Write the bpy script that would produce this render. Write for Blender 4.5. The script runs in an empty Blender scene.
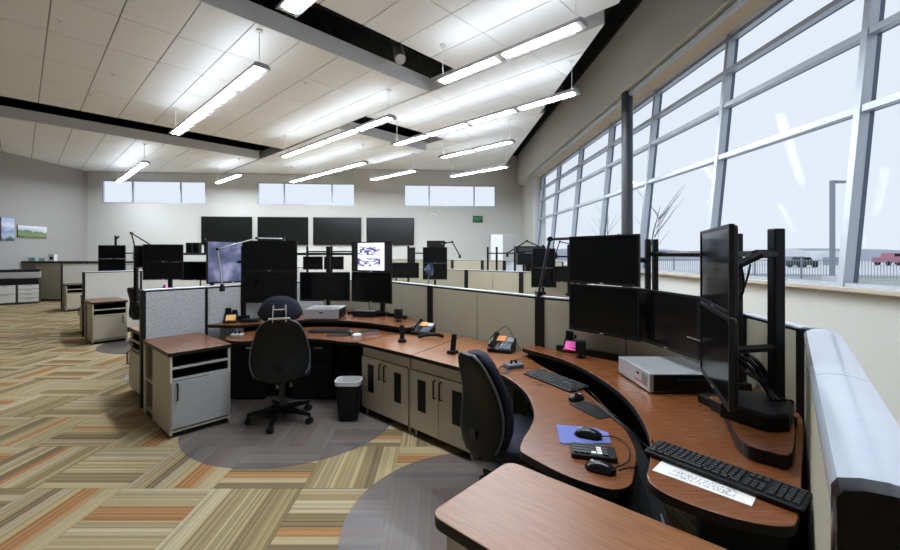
import bpy, bmesh, math, random
from mathutils import Vector, Matrix
random.seed(7)
S = bpy.context.scene
COL = S.collection
R = math.radians

# ------------------------------------------------------------ camera, world, exposure
cd = bpy.data.cameras.new('camera'); cam = bpy.data.objects.new('camera', cd); COL.objects.link(cam)
cam.location = (0, 0, 1.6); cam.rotation_euler = (R(90), 0, 0)
cd.sensor_width = 36; cd.lens = 410 / 900 * 36
cd.shift_x = 12 / 900; cd.shift_y = -21 / 900
cd.clip_start = .05; cd.clip_end = 2000
S.camera = cam
S.view_settings.view_transform = 'Standard'; S.view_settings.look = 'None'
S.view_settings.exposure = 0.72; S.view_settings.gamma = 1; S.view_settings.use_curve_mapping = False
W = bpy.data.worlds.new('overcast'); S.world = W; W.use_nodes = True
bg = W.node_tree.nodes['Background']; bg.inputs[0].default_value = (.88, .925, 1, 1); bg.inputs[1].default_value = .585
LAMP_DOWN, LAMP_UP = 60.0, 6.5

# ------------------------------------------------------------ materials
M = {}
def mat(name, col, rough=.5, metal=0, var=0, scale=30, bump=0, spec=.5, stretch=None, col2=None, emit=0):
    m = bpy.data.materials.new(name); m.use_nodes = True; nt = m.node_tree
    b = nt.nodes['Principled BSDF']
    b.inputs['Roughness'].default_value = rough; b.inputs['Metallic'].default_value = metal
    b.inputs['Specular IOR Level'].default_value = spec
    c2 = col2 or tuple(max(0, c * (1 - var)) for c in col)
    tc = nt.nodes.new('ShaderNodeTexCoord'); mp = nt.nodes.new('ShaderNodeMapping')
    nt.links.new(tc.outputs['Object'], mp.inputs[0])
    if stretch: mp.inputs['Scale'].default_value = stretch
    n = nt.nodes.new('ShaderNodeTexNoise'); n.inputs['Scale'].default_value = scale; n.inputs['Detail'].default_value = 4
    nt.links.new(mp.outputs[0], n.inputs[0])
    rp = nt.nodes.new('ShaderNodeValToRGB')
    rp.color_ramp.elements[0].position = .35; rp.color_ramp.elements[1].position = .65
    rp.color_ramp.elements[0].color = (*c2, 1); rp.color_ramp.elements[1].color = (*col, 1)
    nt.links.new(n.outputs[0], rp.inputs[0]); nt.links.new(rp.outputs[0], b.inputs['Base Color'])
    if emit:
        nt.links.new(rp.outputs[0], b.inputs['Emission Color']); b.inputs['Emission Strength'].default_value = emit
    if bump:
        bp = nt.nodes.new('ShaderNodeBump'); bp.inputs['Strength'].default_value = bump; bp.inputs['Distance'].default_value = .004
        nt.links.new(n.outputs[0], bp.inputs['Height']); nt.links.new(bp.outputs[0], b.inputs['Normal'])
    M[name] = m; return m
mat('wall_grey', (.36, .345, .33), .8, var=.03, scale=60, bump=.05)
mat('wall_paint', (.62, .61, .58), .8, var=.03, scale=60, bump=.05)
mat('white_paint', (.84, .84, .83), .7, var=.02, scale=40)
mat('ceiling_tile', (.91, .91, .91), .85, var=.04, scale=120, bump=.15)
mat('ceiling_grid', (.36, .36, .36), .6, var=.04)
mat('fascia_grey', (.80, .80, .79), .6, var=.04)
mat('plenum_black', (.012, .012, .013), .8, var=.3, scale=6)
mat('truss_grey', (.13, .13, .135), .6, var=.3)
mat('duct_metal', (.78, .78, .78), .4, .25, var=.2, scale=20)
mat('baseboard', (.20, .14, .10), .5, var=.2)
mat('sill', (.55, .48, .39), .45, var=.08)
mat('tan_trim', (.55, .43, .27), .6, var=.05)
mat('alu', (.50, .54, .60), .38, .4, var=.06)
mat('steel_dark', (.055, .06, .065), .4, .3, var=.2)
mat('black', (.008, .008, .009), .42, var=.3, spec=.22)
mat('black_gloss', (.007, .007, .008), .2, var=.2, spec=.3)
mat('screen', (.004, .0045, .005), .15, var=.2, spec=.25)
mat('tv_screen', (.010, .011, .010), .22, var=.3, scale=2)
mat('bezel', (.010, .010, .011), .35, var=.2, spec=.25)
mat('beige', (.52, .47, .365), .5, var=.06, scale=50)
mat('beige_panel', (.37, .34, .25), .75, var=.08, scale=90, bump=.1)
mat('grey_laminate', (.36, .36, .36), .45, var=.05)
mat('grey_fabric', (.56, .57, .58), .95, var=.42, scale=85, bump=.3)
mat('light_fabric', (.58, .56, .51), .95, var=.28, scale=85, bump=.3)
mat('cap', (.60, .64, .70), .28, .35, var=.04)
mat('cap_near', (.62, .68, .76), .22, .4, var=.04)
mat('wood', (.200, .070, .024), .27, var=0, scale=5, stretch=(2, 20, 2), col2=(.135, .044, .014), bump=.02, spec=.35)
mat('wood_top', (.285, .122, .052), .32, scale=5, stretch=(2, 20, 2), col2=(.21, .086, .035), bump=.02, spec=.35)
mat('edge', (.009, .0085, .0085), .4, var=.2, spec=.25)
mat('dark_panel', (.010, .0105, .011), .6, var=.3, spec=.2)
mat('chair_shell', (.008, .010, .009), .4, var=.25, scale=20, spec=.22)
mat('chair_fabric', (.016, .018, .036), .9, var=.4, scale=140, bump=.4)
mat('chair_pipe', (.10, .105, .12), .4, var=.1)
mat('silver', (.50, .51, .53), .35, .5, var=.05)
mat('chrome', (.62, .62, .64), .22, .9, var=.05)
mat('pc_silver', (.42, .43, .44), .4, .35, var=.05)
mat('white_plastic', (.70, .70, .68), .45, var=.03)
mat('liner', (.80, .81, .82), .35, var=.06, scale=20)
mat('key', (.022, .023, .026), .45, var=.2)
mat('key_blue', (.10, .12, .16), .4, .2, var=.1)
mat('blue_pad', (.12, .15, .42), .8, var=.1)
mat('pink', (.85, .10, .42), .7, var=.05)
mat('orange', (.85, .33, .10), .7, var=.05)
mat('yellow_note', (.80, .48, .17), .7, var=.05)
mat('teal', (.22, .50, .50), .5, var=.1)
mat('red', (.45, .03, .04), .5, var=.1)
mat('exit_green', (.02, .30, .10), .4, emit=.5)
mat('exit_black', (.012, .03, .016), .4, var=.2)
mat('snow', (.80, .82, .86), .9, var=.10, scale=.15)
mat('grass', (.50, .58, .55), .9, var=.3, scale=1)
mat('fence_metal', (.34, .38, .44), .5, var=.2)
mat('frame_dark', (.10, .13, .19), .45, .2, var=.1)
mat('hangar', (.86, .87, .9), .7, var=.1, scale=.3)
mat('hill', (.42, .47, .55), .95, var=.2, scale=.05)
mat('truck_red', (.55, .22, .30), .5, var=.1)
mat('bark', (.14, .13, .13), .9, var=.3)
mat('lamp_housing', (.42, .42, .43), .45, .3, var=.05)
mat('lens', (.83, .915, 1), .5, emit=LAMP_DOWN); mat('uplens', (.83, .915, 1), .5, emit=LAMP_UP)
mat('led_red', (.6, .05, .05), .5, var=.1)
mat('paper_white', (.78, .76, .72), .8, var=.02)
mat('fan_blue', (.07, .09, .17), .5, var=.1)

def nodes_mat(name):
    m = bpy.data.materials.new(name); m.use_nodes = True; M[name] = m
    return m.node_tree, m.node_tree.nodes['Principled BSDF']
def ramp(nt, stops, inp, const=False):
    rp = nt.nodes.new('ShaderNodeValToRGB'); e = rp.color_ramp
    if const: e.interpolation = 'CONSTANT'
    while len(e.elements) < len(stops): e.elements.new(.5)
    for i, (p, c) in enumerate(stops): e.elements[i].position = p; e.elements[i].color = (*c, 1)
    nt.links.new(inp, rp.inputs[0]); return rp.outputs[0]
def math_n(nt, op, a, b=None):
    n = nt.nodes.new('ShaderNodeMath'); n.operation = op
    for i, v in enumerate((a, b)):
        if v is None: continue
        if isinstance(v, (int, float)): n.inputs[i].default_value = v
        else: nt.links.new(v, n.inputs[i])
    return n.outputs[0]
# striped carpet: uv.x along the stripe, uv.y across it plus a seed per tile
nt, b = nodes_mat('carpet'); b.inputs['Roughness'].default_value = 1; b.inputs['Specular IOR Level'].default_value = .1
uv = nt.nodes.new('ShaderNodeUVMap'); uv.uv_map = 'UVMap'
sp = nt.nodes.new('ShaderNodeSeparateXYZ'); nt.links.new(uv.outputs[0], sp.inputs[0])
def stripe(freq, off):
    v = math_n(nt, 'FLOOR', math_n(nt, 'MULTIPLY', sp.outputs[1], freq)); v = math_n(nt, 'ADD', v, off)
    w = nt.nodes.new('ShaderNodeTexWhiteNoise'); w.noise_dimensions = '1D'; nt.links.new(v, w.inputs['W']); return w.outputs['Value']
wide = ramp(nt, [(0, (.28, .21, .113)), (.18, (.425, .338, .195)), (.36, (.325, .245, .13)), (.50, (.215, .162, .094)), (.62, (.38, .295, .165)), (.76, (.445, .37, .24)), (.905, (.40, .205, .088)), (.955, (.335, .25, .14))], stripe(9, .5), True)
fine = ramp(nt, [(0, (.62, .62, .61)), (.25, (.95, .95, .95)), (.6, (1.14, 1.12, 1.06)), (.82, (.78, .76, .74))], stripe(43, 11.5), True)
mx = nt.nodes.new('ShaderNodeMix'); mx.data_type = 'RGBA'; mx.blend_type = 'MULTIPLY'; mx.inputs[0].default_value = .8
nt.links.new(wide, mx.inputs[6]); nt.links.new(fine, mx.inputs[7])
tcn = nt.nodes.new('ShaderNodeTexCoord'); ns = nt.nodes.new('ShaderNodeTexNoise'); ns.inputs['Scale'].default_value = 220; nt.links.new(tcn.outputs['Object'], ns.inputs[0])
mx2 = nt.nodes.new('ShaderNodeMix'); mx2.data_type = 'RGBA'; mx2.blend_type = 'MULTIPLY'; mx2.inputs[0].default_value = .5
nt.links.new(mx.outputs[2], mx2.inputs[6]); nt.links.new(ramp(nt, [(.3, (.55, .55, .55)), (.7, (1.2, 1.2, 1.2))], ns.outputs[0]), mx2.inputs[7])
nt.links.new(mx2.outputs[2], b.inputs['Base Color'])
bp = nt.nodes.new('ShaderNodeBump'); bp.inputs['Strength'].default_value = .4; bp.inputs['Distance'].default_value = .004
nt.links.new(ns.outputs[0], bp.inputs['Height']); nt.links.new(bp.outputs[0], b.inputs['Normal'])
# window glass: clear with a mirror share
nt, b = nodes_mat('glass'); out = nt.nodes['Material Output']
tr = nt.nodes.new('ShaderNodeBsdfTransparent'); tr.inputs[0].default_value = (.96, .98, 1, 1)
gl = nt.nodes.new('ShaderNodeBsdfGlossy'); gl.inputs['Roughness'].default_value = .01
fr = nt.nodes.new('ShaderNodeFresnel'); fr.inputs[0].default_value = 1.07
geo = nt.nodes.new('ShaderNodeNewGeometry')   # only the outer faces of a pane mirror, as its inner faces would not
fac = math_n(nt, 'MULTIPLY', fr.outputs[0], math_n(nt, 'SUBTRACT', 1.0, geo.outputs['Backfacing']))
ms = nt.nodes.new('ShaderNodeMixShader'); nt.links.new(fac, ms.inputs[0]); nt.links.new(tr.outputs[0], ms.inputs[1]); nt.links.new(gl.outputs[0], ms.inputs[2])
nt.links.new(ms.outputs[0], out.inputs[0])
# chair mat: thin tinted vinyl
nt, b = nodes_mat('vinyl'); out = nt.nodes['Material Output']
b.inputs['Base Color'].default_value = (.27, .25, .255, 1); b.inputs['Roughness'].default_value = .3
tr = nt.nodes.new('ShaderNodeBsdfTransparent'); tr.inputs[0].default_value = (.84, .82, .82, 1)
ms = nt.nodes.new('ShaderNodeMixShader'); ms.inputs[0].default_value = .30
nt.links.new(tr.outputs[0], ms.inputs[1]); nt.links.new(b.outputs[0], ms.inputs[2]); nt.links.new(ms.outputs[0], out.inputs[0])
# lit document window on a screen (object coords: x across, z up, metres)
def screen_mat(name, kind):
    nt, b = nodes_mat(name); b.inputs['Roughness'].default_value = .2; b.inputs['Base Color'].default_value = (.02, .02, .02, 1)
    tc = nt.nodes.new('ShaderNodeTexCoord'); sp = nt.nodes.new('ShaderNodeSeparateXYZ'); nt.links.new(tc.outputs['Object'], sp.inputs[0])
    x, z = sp.outputs[0], sp.outputs[2]
    if kind == 'doc':
        w = nt.nodes.new('ShaderNodeTexWhiteNoise'); w.noise_dimensions = '2D'
        cb = nt.nodes.new('ShaderNodeCombineXYZ')
        nt.links.new(math_n(nt, 'FLOOR', math_n(nt, 'MULTIPLY', x, 28)), cb.inputs[0]); nt.links.new(math_n(nt, 'FLOOR', math_n(nt, 'MULTIPLY', z, 62)), cb.inputs[1])
        nt.links.new(cb.outputs[0], w.inputs[0])
        txt = ramp(nt, [(0, (.09, .07, .22)), (.42, (.42, .44, .62)), (.60, (.80, .84, .98))], w.outputs[0], True)
        inx = math_n(nt, 'LESS_THAN', math_n(nt, 'ABSOLUTE', math_n(nt, 'ADD', x, .005)), .205)
        band = math_n(nt, 'LESS_THAN', math_n(nt, 'ABSOLUTE', math_n(nt, 'SUBTRACT', math_n(nt, 'ABSOLUTE', z), .07)), .05)
        lft = math_n(nt, 'LESS_THAN', x, .14)
        t = nt.nodes.new('ShaderNodeMix'); t.data_type = 'RGBA'
        nt.links.new(math_n(nt, 'MULTIPLY', band, lft), t.inputs[0]); t.inputs[6].default_value = (.80, .84, 1, 1); nt.links.new(txt, t.inputs[7])
        k = nt.nodes.new('ShaderNodeMix'); k.data_type = 'RGBA'; nt.links.new(inx, k.inputs[0]); k.inputs[6].default_value = (.004, .004, .005, 1); nt.links.new(t.outputs[2], k.inputs[7])
        nt.links.new(k.outputs[2], b.inputs['Emission Color']); b.inputs['Emission Strength'].default_value = .9
    else:
        n = nt.nodes.new('ShaderNodeTexNoise'); n.inputs['Scale'].default_value = 5; nt.links.new(tc.outputs['Object'], n.inputs[0])
        c = ramp(nt, [(.3, (.02, .025, .06)), (.5, (.07, .08, .16)), (.68, (.22, .23, .36))], n.outputs[0])  # blotchy blue glow painted in for the window's reflection on the display
        nt.links.new(c, b.inputs['Emission Color']); b.inputs['Emission Strength'].default_value = .9
screen_mat('screen_doc', 'doc'); screen_mat('screen_reflection', 'blue')
def picture_mat(name, stops, w):
    nt, b = nodes_mat(name); b.inputs['Roughness'].default_value = .5
    tc = nt.nodes.new('ShaderNodeTexCoord'); sp = nt.nodes.new('ShaderNodeSeparateXYZ'); nt.links.new(tc.outputs['Object'], sp.inputs[0])
    n = nt.nodes.new('ShaderNodeTexNoise'); n.inputs['Scale'].default_value = 3.5; n.inputs['Detail'].default_value = 6; nt.links.new(tc.outputs['Object'], n.inputs[0])
    v = math_n(nt, 'ADD', math_n(nt, 'DIVIDE', sp.outputs[2], w), math_n(nt, 'MULTIPLY', math_n(nt, 'SUBTRACT', n.outputs[0], .5), .7))
    nt.links.new(ramp(nt, stops, math_n(nt, 'ADD', v, .5)), b.inputs['Base Color'])
picture_mat('picture_hills', [(0, (.06, .11, .05)), (.3, (.22, .28, .10)), (.5, (.12, .17, .14)), (.62, (.5, .55, .62)), (.9, (.75, .78, .82))], .45)
picture_mat('picture_sky', [(0, (.05, .09, .10)), (.2, (.45, .50, .62)), (.45, (.22, .30, .55)), (.65, (.70, .74, .84)), (.9, (.40, .50, .72))], .72)
nt, b = nodes_mat('printed_paper'); b.inputs['Roughness'].default_value = .8
tc = nt.nodes.new('ShaderNodeTexCoord'); w = nt.nodes.new('ShaderNodeTexWhiteNoise'); w.noise_dimensions = '2D'
sp = nt.nodes.new('ShaderNodeSeparateXYZ'); nt.links.new(tc.outputs['Object'], sp.inputs[0]); cb = nt.nodes.new('ShaderNodeCombineXYZ')
nt.links.new(math_n(nt, 'FLOOR', math_n(nt, 'MULTIPLY', sp.outputs[0], 260)), cb.inputs[0]); nt.links.new(math_n(nt, 'FLOOR', math_n(nt, 'MULTIPLY', sp.outputs[1], 110)), cb.inputs[1])
nt.links.new(cb.outputs[0], w.inputs[0])
t = ramp(nt, [(0, (.35, .35, .36)), (.35, (.70, .69, .66))], w.outputs[0], True)
inb = math_n(nt, 'MULTIPLY', math_n(nt, 'LESS_THAN', math_n(nt, 'ABSOLUTE', sp.outputs[0]), .10), math_n(nt, 'LESS_THAN', math_n(nt, 'ABSOLUTE', math_n(nt, 'ADD', sp.outputs[1], .05)), .025))
k = nt.nodes.new('ShaderNodeMix'); k.data_type = 'RGBA'; nt.links.new(inb, k.inputs[0]); k.inputs[6].default_value = (.74, .72, .68, 1); nt.links.new(t, k.inputs[7]); nt.links.new(k.outputs[2], b.inputs['Base Color'])

# ------------------------------------------------------------ mesh helpers
def empty(name, label, cat, loc=(0, 0, 0), rz=0, group=None):
    o = bpy.data.objects.new(name, None); COL.objects.link(o); o.location = loc; o.rotation_euler = (0, 0, R(rz)); o.empty_display_size = .1
    return tag(o, label, cat, group)
def tag(o, label, cat, group=None):
    o['label'] = label; o['category'] = cat
    if group: o['group'] = group
    return o
class MB:
    def __init__(s): s.v = []; s.f = []; s.mi = []
    def add(s, vs, fs, mi=0):
        k = len(s.v); s.v += [tuple(p) for p in vs]; s.f += [tuple(i + k for i in f) for f in fs]; s.mi += [mi] * len(fs); return s
    def box(s, x0, x1, y0, y1, z0, z1, mi=0, T=None):
        vs = [Vector(p) for p in ((x0, y0, z0), (x1, y0, z0), (x1, y1, z0), (x0, y1, z0), (x0, y0, z1), (x1, y0, z1), (x1, y1, z1), (x0, y1, z1))]
        if T: vs = [T @ p for p in vs]
        return s.add(vs, [(3, 2, 1, 0), (4, 5, 6, 7), (0, 1, 5, 4), (1, 2, 6, 5), (2, 3, 7, 6), (3, 0, 4, 7)], mi)
    def prism(s, pts, z0, z1, mi=0, side=None):
        n = len(pts); a = sum(pts[i][0] * pts[(i + 1) % n][1] - pts[(i + 1) % n][0] * pts[i][1] for i in range(n))
        if a < 0: pts = pts[::-1]
        vs = [(x, y, z0) for x, y in pts] + [(x, y, z1) for x, y in pts]
        k = len(s.v); s.add(vs, [tuple(range(n))[::-1], tuple(range(n, 2 * n))], mi)
        s.f += [(k + i, k + (i + 1) % n, k + n + (i + 1) % n, k + n + i) for i in range(n)]; s.mi += [mi if side is None else side] * n; return s
    def loft(s, rings, mi=0, cap=True):
        n = len(rings[0]); k = len(s.v)
        for r in rings: s.v += [tuple(p) for p in r]
        for j in range(len(rings) - 1):
            for i in range(n):
                a = k + j * n + i; b = k + j * n + (i + 1) % n
                s.f.append((a, b, b + n, a + n)); s.mi.append(mi)
        if cap:
            s.f.append(tuple(range(k, k + n))[::-1]); s.f.append(tuple(range(k + (len(rings) - 1) * n, k + len(rings) * n))); s.mi += [mi, mi]
        return s
    def tube(s, path, r, n=8, mi=0):
        P = [Vector(p) for p in path]; rings = []; up = None
        for i, p in enumerate(P):
            d = (P[min(i + 1, len(P) - 1)] - P[max(i - 1, 0)]).normalized()
            if up is None: up = d.orthogonal().normalized()
            up = (up - d * up.dot(d)).normalized(); w = d.cross(up)
            rr = r[i] if isinstance(r, (list, tuple)) else r
            rings.append([p + (up * math.cos(a) + w * math.sin(a)) * rr for a in [2 * math.pi * j / n for j in range(n)]])
        return s.loft(rings, mi)
    def cyl(s, x, y, z0, z1, r, n=16, r1=None, mi=0):
        r1 = r if r1 is None else r1
        return s.loft([[(x + q * math.cos(2 * math.pi * i / n), y + q * math.sin(2 * math.pi * i / n), z) for i in range(n)] for z, q in ((z0, r), (z1, r1))], mi)
    def mesh(s, name, mats):
        me = bpy.data.meshes.new(name); me.from_pydata(s.v, [], s.f)
        for m in (mats if isinstance(mats, (list, tuple)) else [mats]): me.materials.append(M[m])
        me.polygons.foreach_set('material_index', s.mi); me.update(); return me
    def build(s, name, mats, parent=None, bevel=0, smooth=False, seg=2, kind=None, loc=None, rot=None):
        me = s.mesh(name, mats)
        if smooth:
            me.polygons.foreach_set('use_smooth', [True] * len(me.polygons))
            try: me.set_sharp_from_angle(angle=R(40))
            except Exception: pass
        o = bpy.data.objects.new(name, me); COL.objects.link(o)
        if parent: o.parent = parent
        if loc: o.location = loc
        if rot: o.rotation_euler = rot
        if bevel:
            m = o.modifiers.new('bevel', 'BEVEL'); m.width = bevel; m.segments = seg; m.limit_method = 'ANGLE'; m.angle_limit = R(40)
        if kind: o['kind'] = kind
        return o
def box(name, m, parent, x0, x1, y0, y1, z0, z1, bevel=0, **k): return MB().box(x0, x1, y0, y1, z0, z1).build(name, m, parent, bevel, **k)
def put(o, me_o, parent, loc=None, rot=None):
    c = me_o.copy(); COL.objects.link(c); c.parent = parent
    if loc: c.location = loc
    if rot: c.rotation_euler = rot
    return c
def smooth(pts, n=4, closed=True):
    out = []; N = len(pts)
    for i in range(N if closed else N - 1):
        g = (lambda j: pts[j % N]) if closed else (lambda j: pts[max(0, min(N - 1, j))])
        p0, p1, p2, p3 = (Vector(g(i + j)) for j in (-1, 0, 1, 2))
        for k in range(n):
            t = k / n
            out.append(tuple(.5 * (2 * p1 + (p2 - p0) * t + (2 * p0 - 5 * p1 + 4 * p2 - p3) * t * t + (3 * p1 - p0 - 3 * p2 + p3) * t ** 3)))
    if not closed: out.append(tuple(pts[-1]))
    return out
def rrect(w, d, r, n=4, cx=0, cy=0):
    o = []
    for (sx, sy, a0) in ((1, 1, 0), (-1, 1, 90), (-1, -1, 180), (1, -1, 270)):
        for k in range(n + 1):
            a = R(a0 + 90 * k / n); o.append((cx + sx * (w / 2 - r) + r * math.cos(a), cy + sy * (d / 2 - r) + r * math.sin(a)))
    return o
def sup(w, d, e=.6, n=20):
    f = lambda c: math.copysign(abs(c) ** e, c)
    return [(w / 2 * f(math.cos(2 * math.pi * i / n)), d / 2 * f(math.sin(2 * math.pi * i / n))) for i in range(n)]
def rotate(p, deg): c, s_ = math.cos(R(deg)), math.sin(R(deg)); return (p[0] * c - p[1] * s_, p[0] * s_ + p[1] * c)
def poly_clip(poly, nx, ny, c):     # keep nx*x+ny*y<=c
    out = []
    for i in range(len(poly)):
        a, b = poly[i], poly[(i + 1) % len(poly)]; da = nx * a[0] + ny * a[1] - c; db = nx * b[0] + ny * b[1] - c
        if da <= 0: out.append(a)
        if (da < 0) != (db < 0) and da != db: t = da / (da - db); out.append((a[0] + (b[0] - a[0]) * t, a[1] + (b[1] - a[1]) * t))
    return out
def struct(o): o['kind'] = 'structure'; return o

# ------------------------------------------------------------ room shell
XL, XR, YB = -14.2, 3.75, -4.0
FL, FR = Vector((XL, 16.6)), Vector((XR, 18.2))          # far wall ends
fdir = (FR - FL).normalized(); flen = (FR - FL).length; FROT = math.degrees(math.atan2(fdir.y, fdir.x))
TOP = 5.95
floor = struct(MB().prism([(XL - .2, YB - .2), (XR + .2, YB - .2), (XR + .2, 18.7), (XL - .2, 17.0)], -.25, -.008).build('floor', 'baseboard'))
T = .61
def tile_mb(mb, uvs, cx, cy, horiz, seed, x0=None):
    h = T / 2 - .0012
    vs = [(-h, -h), (h, -h), (h, h), (-h, h)]
    k = len(mb.v)
    mb.v += [(cx + x, cy + y, -.008) for x, y in vs] + [(cx + x * .998, cy + y * .998, 0) for x, y in vs]
    fs = [(4, 5, 6, 7), (0, 1, 5, 4), (1, 2, 6, 5), (2, 3, 7, 6), (3, 0, 4, 7)]
    for f in fs:
        mb.f.append(tuple(k + i for i in f)); mb.mi.append(0)
        for i in f:
            x, y = vs[i % 4]; u, v = (x, y) if horiz else (y, x)
            uvs.append((u / T + .5, min(.999, max(.001, v / T + .5)) + seed))
def finish_tiles(mb, uvs, name, parent, stuff=False):
    me = mb.mesh(name, 'carpet'); l = me.uv_layers.new(name='UVMap')
    for i, c in enumerate(uvs): l.data[i].uv = c
    o = bpy.data.objects.new(name, me); COL.objects.link(o); o.parent = parent
    if stuff: o['kind'] = 'stuff'
    return o
OX, OY = -1.537 % T, 2.80 % T
cells = []
for i in range(int((XL - OX) / T) - 1, int((XR - OX) / T) + 2):
    for j in range(int((YB - OY) / T) - 1, 31):
        cx, cy = OX + (i + .5) * T, OY + (j + .5) * T
        if cx - T / 2 < XL - .15 or cx + T / 2 > XR + .18 or cy - T / 2 < YB - .15 or cy + T / 2 > 16.65 + (cx - XL) * .089 + .25: continue
        i0 = round((cx - T / 2 + 1.537) / T); j0 = round((cy - T / 2 - 2.80) / T)
        hz = (i0 + j0) % 2 == 0
        vis = cy > 1.75 and cx / cy > -1.18 and cx < .4 and not (cx > -2.6 and cy > 4.9) and cx < -2.6 + max(0, 6 - cy) * 1.2
        cells.append((0 if vis else 1, cy, cx, hz))
cells.sort()
protos = []
for k in range(14):
    for hz in (True, False):
        mb, uvs = MB(), []; tile_mb(mb, uvs, 0, 0, hz, k + 3); protos.append((hz, mb, uvs))
pm = {}
restm, restuv = MB(), []
for n, (hid, cy, cx, hz) in enumerate(cells):
    if n < 300 and not hid:
        k = random.randrange(14)
        if (k, hz) not in pm:
            mb, uvs = MB(), []; tile_mb(mb, uvs, 0, 0, hz, k + 3); o = finish_tiles(mb, uvs, 'carpet_tile', floor); pm[(k, hz)] = o
        else: o = put(None, pm[(k, hz)], floor)
        o.location = (cx, cy, 0)
    else: tile_mb(restm, restuv, cx, cy, hz, random.randrange(3, 40))
finish_tiles(restm, restuv, 'carpet_tiles_beyond', floor, True)

wl = struct(box('wall_left', 'wall_grey', None, XL - .2, XL, YB, 16.6, -.25, TOP))
wb = struct(box('wall_back', 'wall_paint', None, XL - .2, XR + .6, YB - .2, YB, -.25, TOP))
struct(box('baseboard_left', 'baseboard', None, XL, XL + .012, YB, 16.58, 0, .10))
# far wall with three clerestory openings (local x along the wall)
wins = []
W3 = [(0.52, 4.59), (6.64, 10.69), (12.78, 16.83)]  # metres along the wall
WZ0, WZ1 = 3.66, 4.62
mb = MB(); th = .2
mb.box(0, flen + .3, 0, th, -.25, WZ0); mb.box(0, flen + .3, 0, th, WZ1, TOP)
xs = [0] + [v for w_ in W3 for v in w_] + [flen + .3]
for i in range(0, len(xs), 2): mb.box(xs[i], xs[i + 1], 0, th, WZ0, WZ1)
wf = struct(mb.build('wall_far', 'wall_paint', loc=(FL.x, FL.y, 0), rot=(0, 0, R(FROT))))
struct(box('baseboard_far', 'baseboard', None, 0, flen, -.012, 0, 0, .10, loc=(FL.x, FL.y, 0), rot=(0, 0, R(FROT))))
for n, (a, c) in enumerate(W3):
    w_ = bpy.data.objects.new('window_%d' % (n + 1), None); COL.objects.link(w_); w_.location = (FL.x, FL.y, 0); w_.rotation_euler = (0, 0, R(FROT)); struct(w_)
    f_ = .05
    for (x0, x1, z0, z1, nm) in ((a, c, WZ0, WZ0 + f_, 'frame_rail'), (a, c, WZ1 - f_, WZ1, 'frame_rail'), (a, a + f_, WZ0 + f_, WZ1 - f_, 'frame_stile'), (c - f_, c, WZ0 + f_, WZ1 - f_, 'frame_stile')):
        box(nm, 'alu', w_, x0, x1, .03, .11, z0, z1)
    cuts = [a + f_] + [a + (c - a) * q for q in ((.29, .75) if n == 0 else (.27, .76))] + [c - f_]
    for q in cuts[1:-1]: box('mullion', 'alu', w_, q - .025, q + .025, .03, .11, WZ0 + f_, WZ1 - f_)
    for i in range(3): box('pane', 'glass', w_, cuts[i] + (.025 if i else 0), cuts[i + 1] - (.025 if i < 2 else 0), .065, .072, WZ0 + f_, WZ1 - f_)

# window wall: low wall, canted curtain wall, soffit
struct(box('wall_right', 'wall_paint', None, XR, XR + .3, YB, 18.3, -.25, 1.26))
struct(box('wall_right_end', 'wall_paint', None, XR, XR + .5, 16.15, 18.3, 1.26, 4.62))
struct(box('wall_right_soffit', 'wall_paint', None, 3.5, 3.9, YB, 18.25, 4.66, TOP - .02))
struct(box('wall_right_return', 'wall_paint', None, 3.9, 4.4, YB, 18.25, 4.74, TOP - .02))
struct(box('baseboard_right', 'baseboard', None, XR - .012, XR, YB, 18.1, 0, .10))
struct(box('trim_1', 'sill', None, XR - .10, XR + .16, YB, 16.15, 1.26, 1.30, .006))
struct(box('trim_2', 'tan_trim', None, 3.62, 3.98, YB, 16.15, 4.63, 4.66))
tb = MB(); tb.tube([(3.60, YB, 4.60), (3.60, 16.1, 4.60)], .045, 12); o = tb.build('roller_shade', 'alu', None, smooth=True); tag(o, 'rolled up grey roller shade tube along the head of the tall windows', 'shade')
CANT = .098
def gx(z): return XR + .04 + CANT * (z - 1.3)
w4 = bpy.data.objects.new('window_4', None); COL.objects.link(w4); struct(w4)
GZ = [1.30, 2.95, 3.67, 4.16, 4.66]
GY = [-4.0, -2.05, -.1, 1.87, 3.83, 5.77, 7.72, 9.72, 11.8, 13.95, 16.1]
def slab(y0, y1, z0, z1, x0, x1):   # canted box between offsets x0..x1 from the glass line
    vs = []
    for z in (z0, z1):
        for (xx, y) in ((x0, y0), (x1, y0), (x1, y1), (x0, y1)): vs.append((gx(z) + xx, y, z))
    return MB().add(vs, [(3, 2, 1, 0), (4, 5, 6, 7), (0, 1, 5, 4), (1, 2, 6, 5), (2, 3, 7, 6), (3, 0, 4, 7)])
for y in GY:
    slab(y - .03, y + .03, 1.30, 4.70, -.04, .055).build('mullion', 'alu', w4); slab(y - .03, y + .03, 1.30, 4.70, .055, .10).build('outer_cover', 'frame_dark', w4)
for i in range(len(GY) - 1):
    a, c = GY[i] + .035, GY[i + 1] - .035
    for z in GZ[:4] + [4.63]:
        hh = .032
        slab(a, c, max(1.30, z - hh), z + hh, -.03, .055).build('transom', 'alu', w4); slab(a, c, max(1.30, z - hh), z + hh, .055, .09).build('outer_cover', 'frame_dark', w4)
    zz = [1.335] + GZ[1:4] + [4.595]
    for k in range(4): slab(a, c, zz[k] + (.035 if k else 0), zz[k + 1] - (.035 if k < 3 else 0), .03, .037).build('pane', 'glass', w4)
cl = MB().cyl(3.575, 7.75, 0, 4.64, .10, 24).build('column', 'steel_dark', None, smooth=True); struct(cl)

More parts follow.
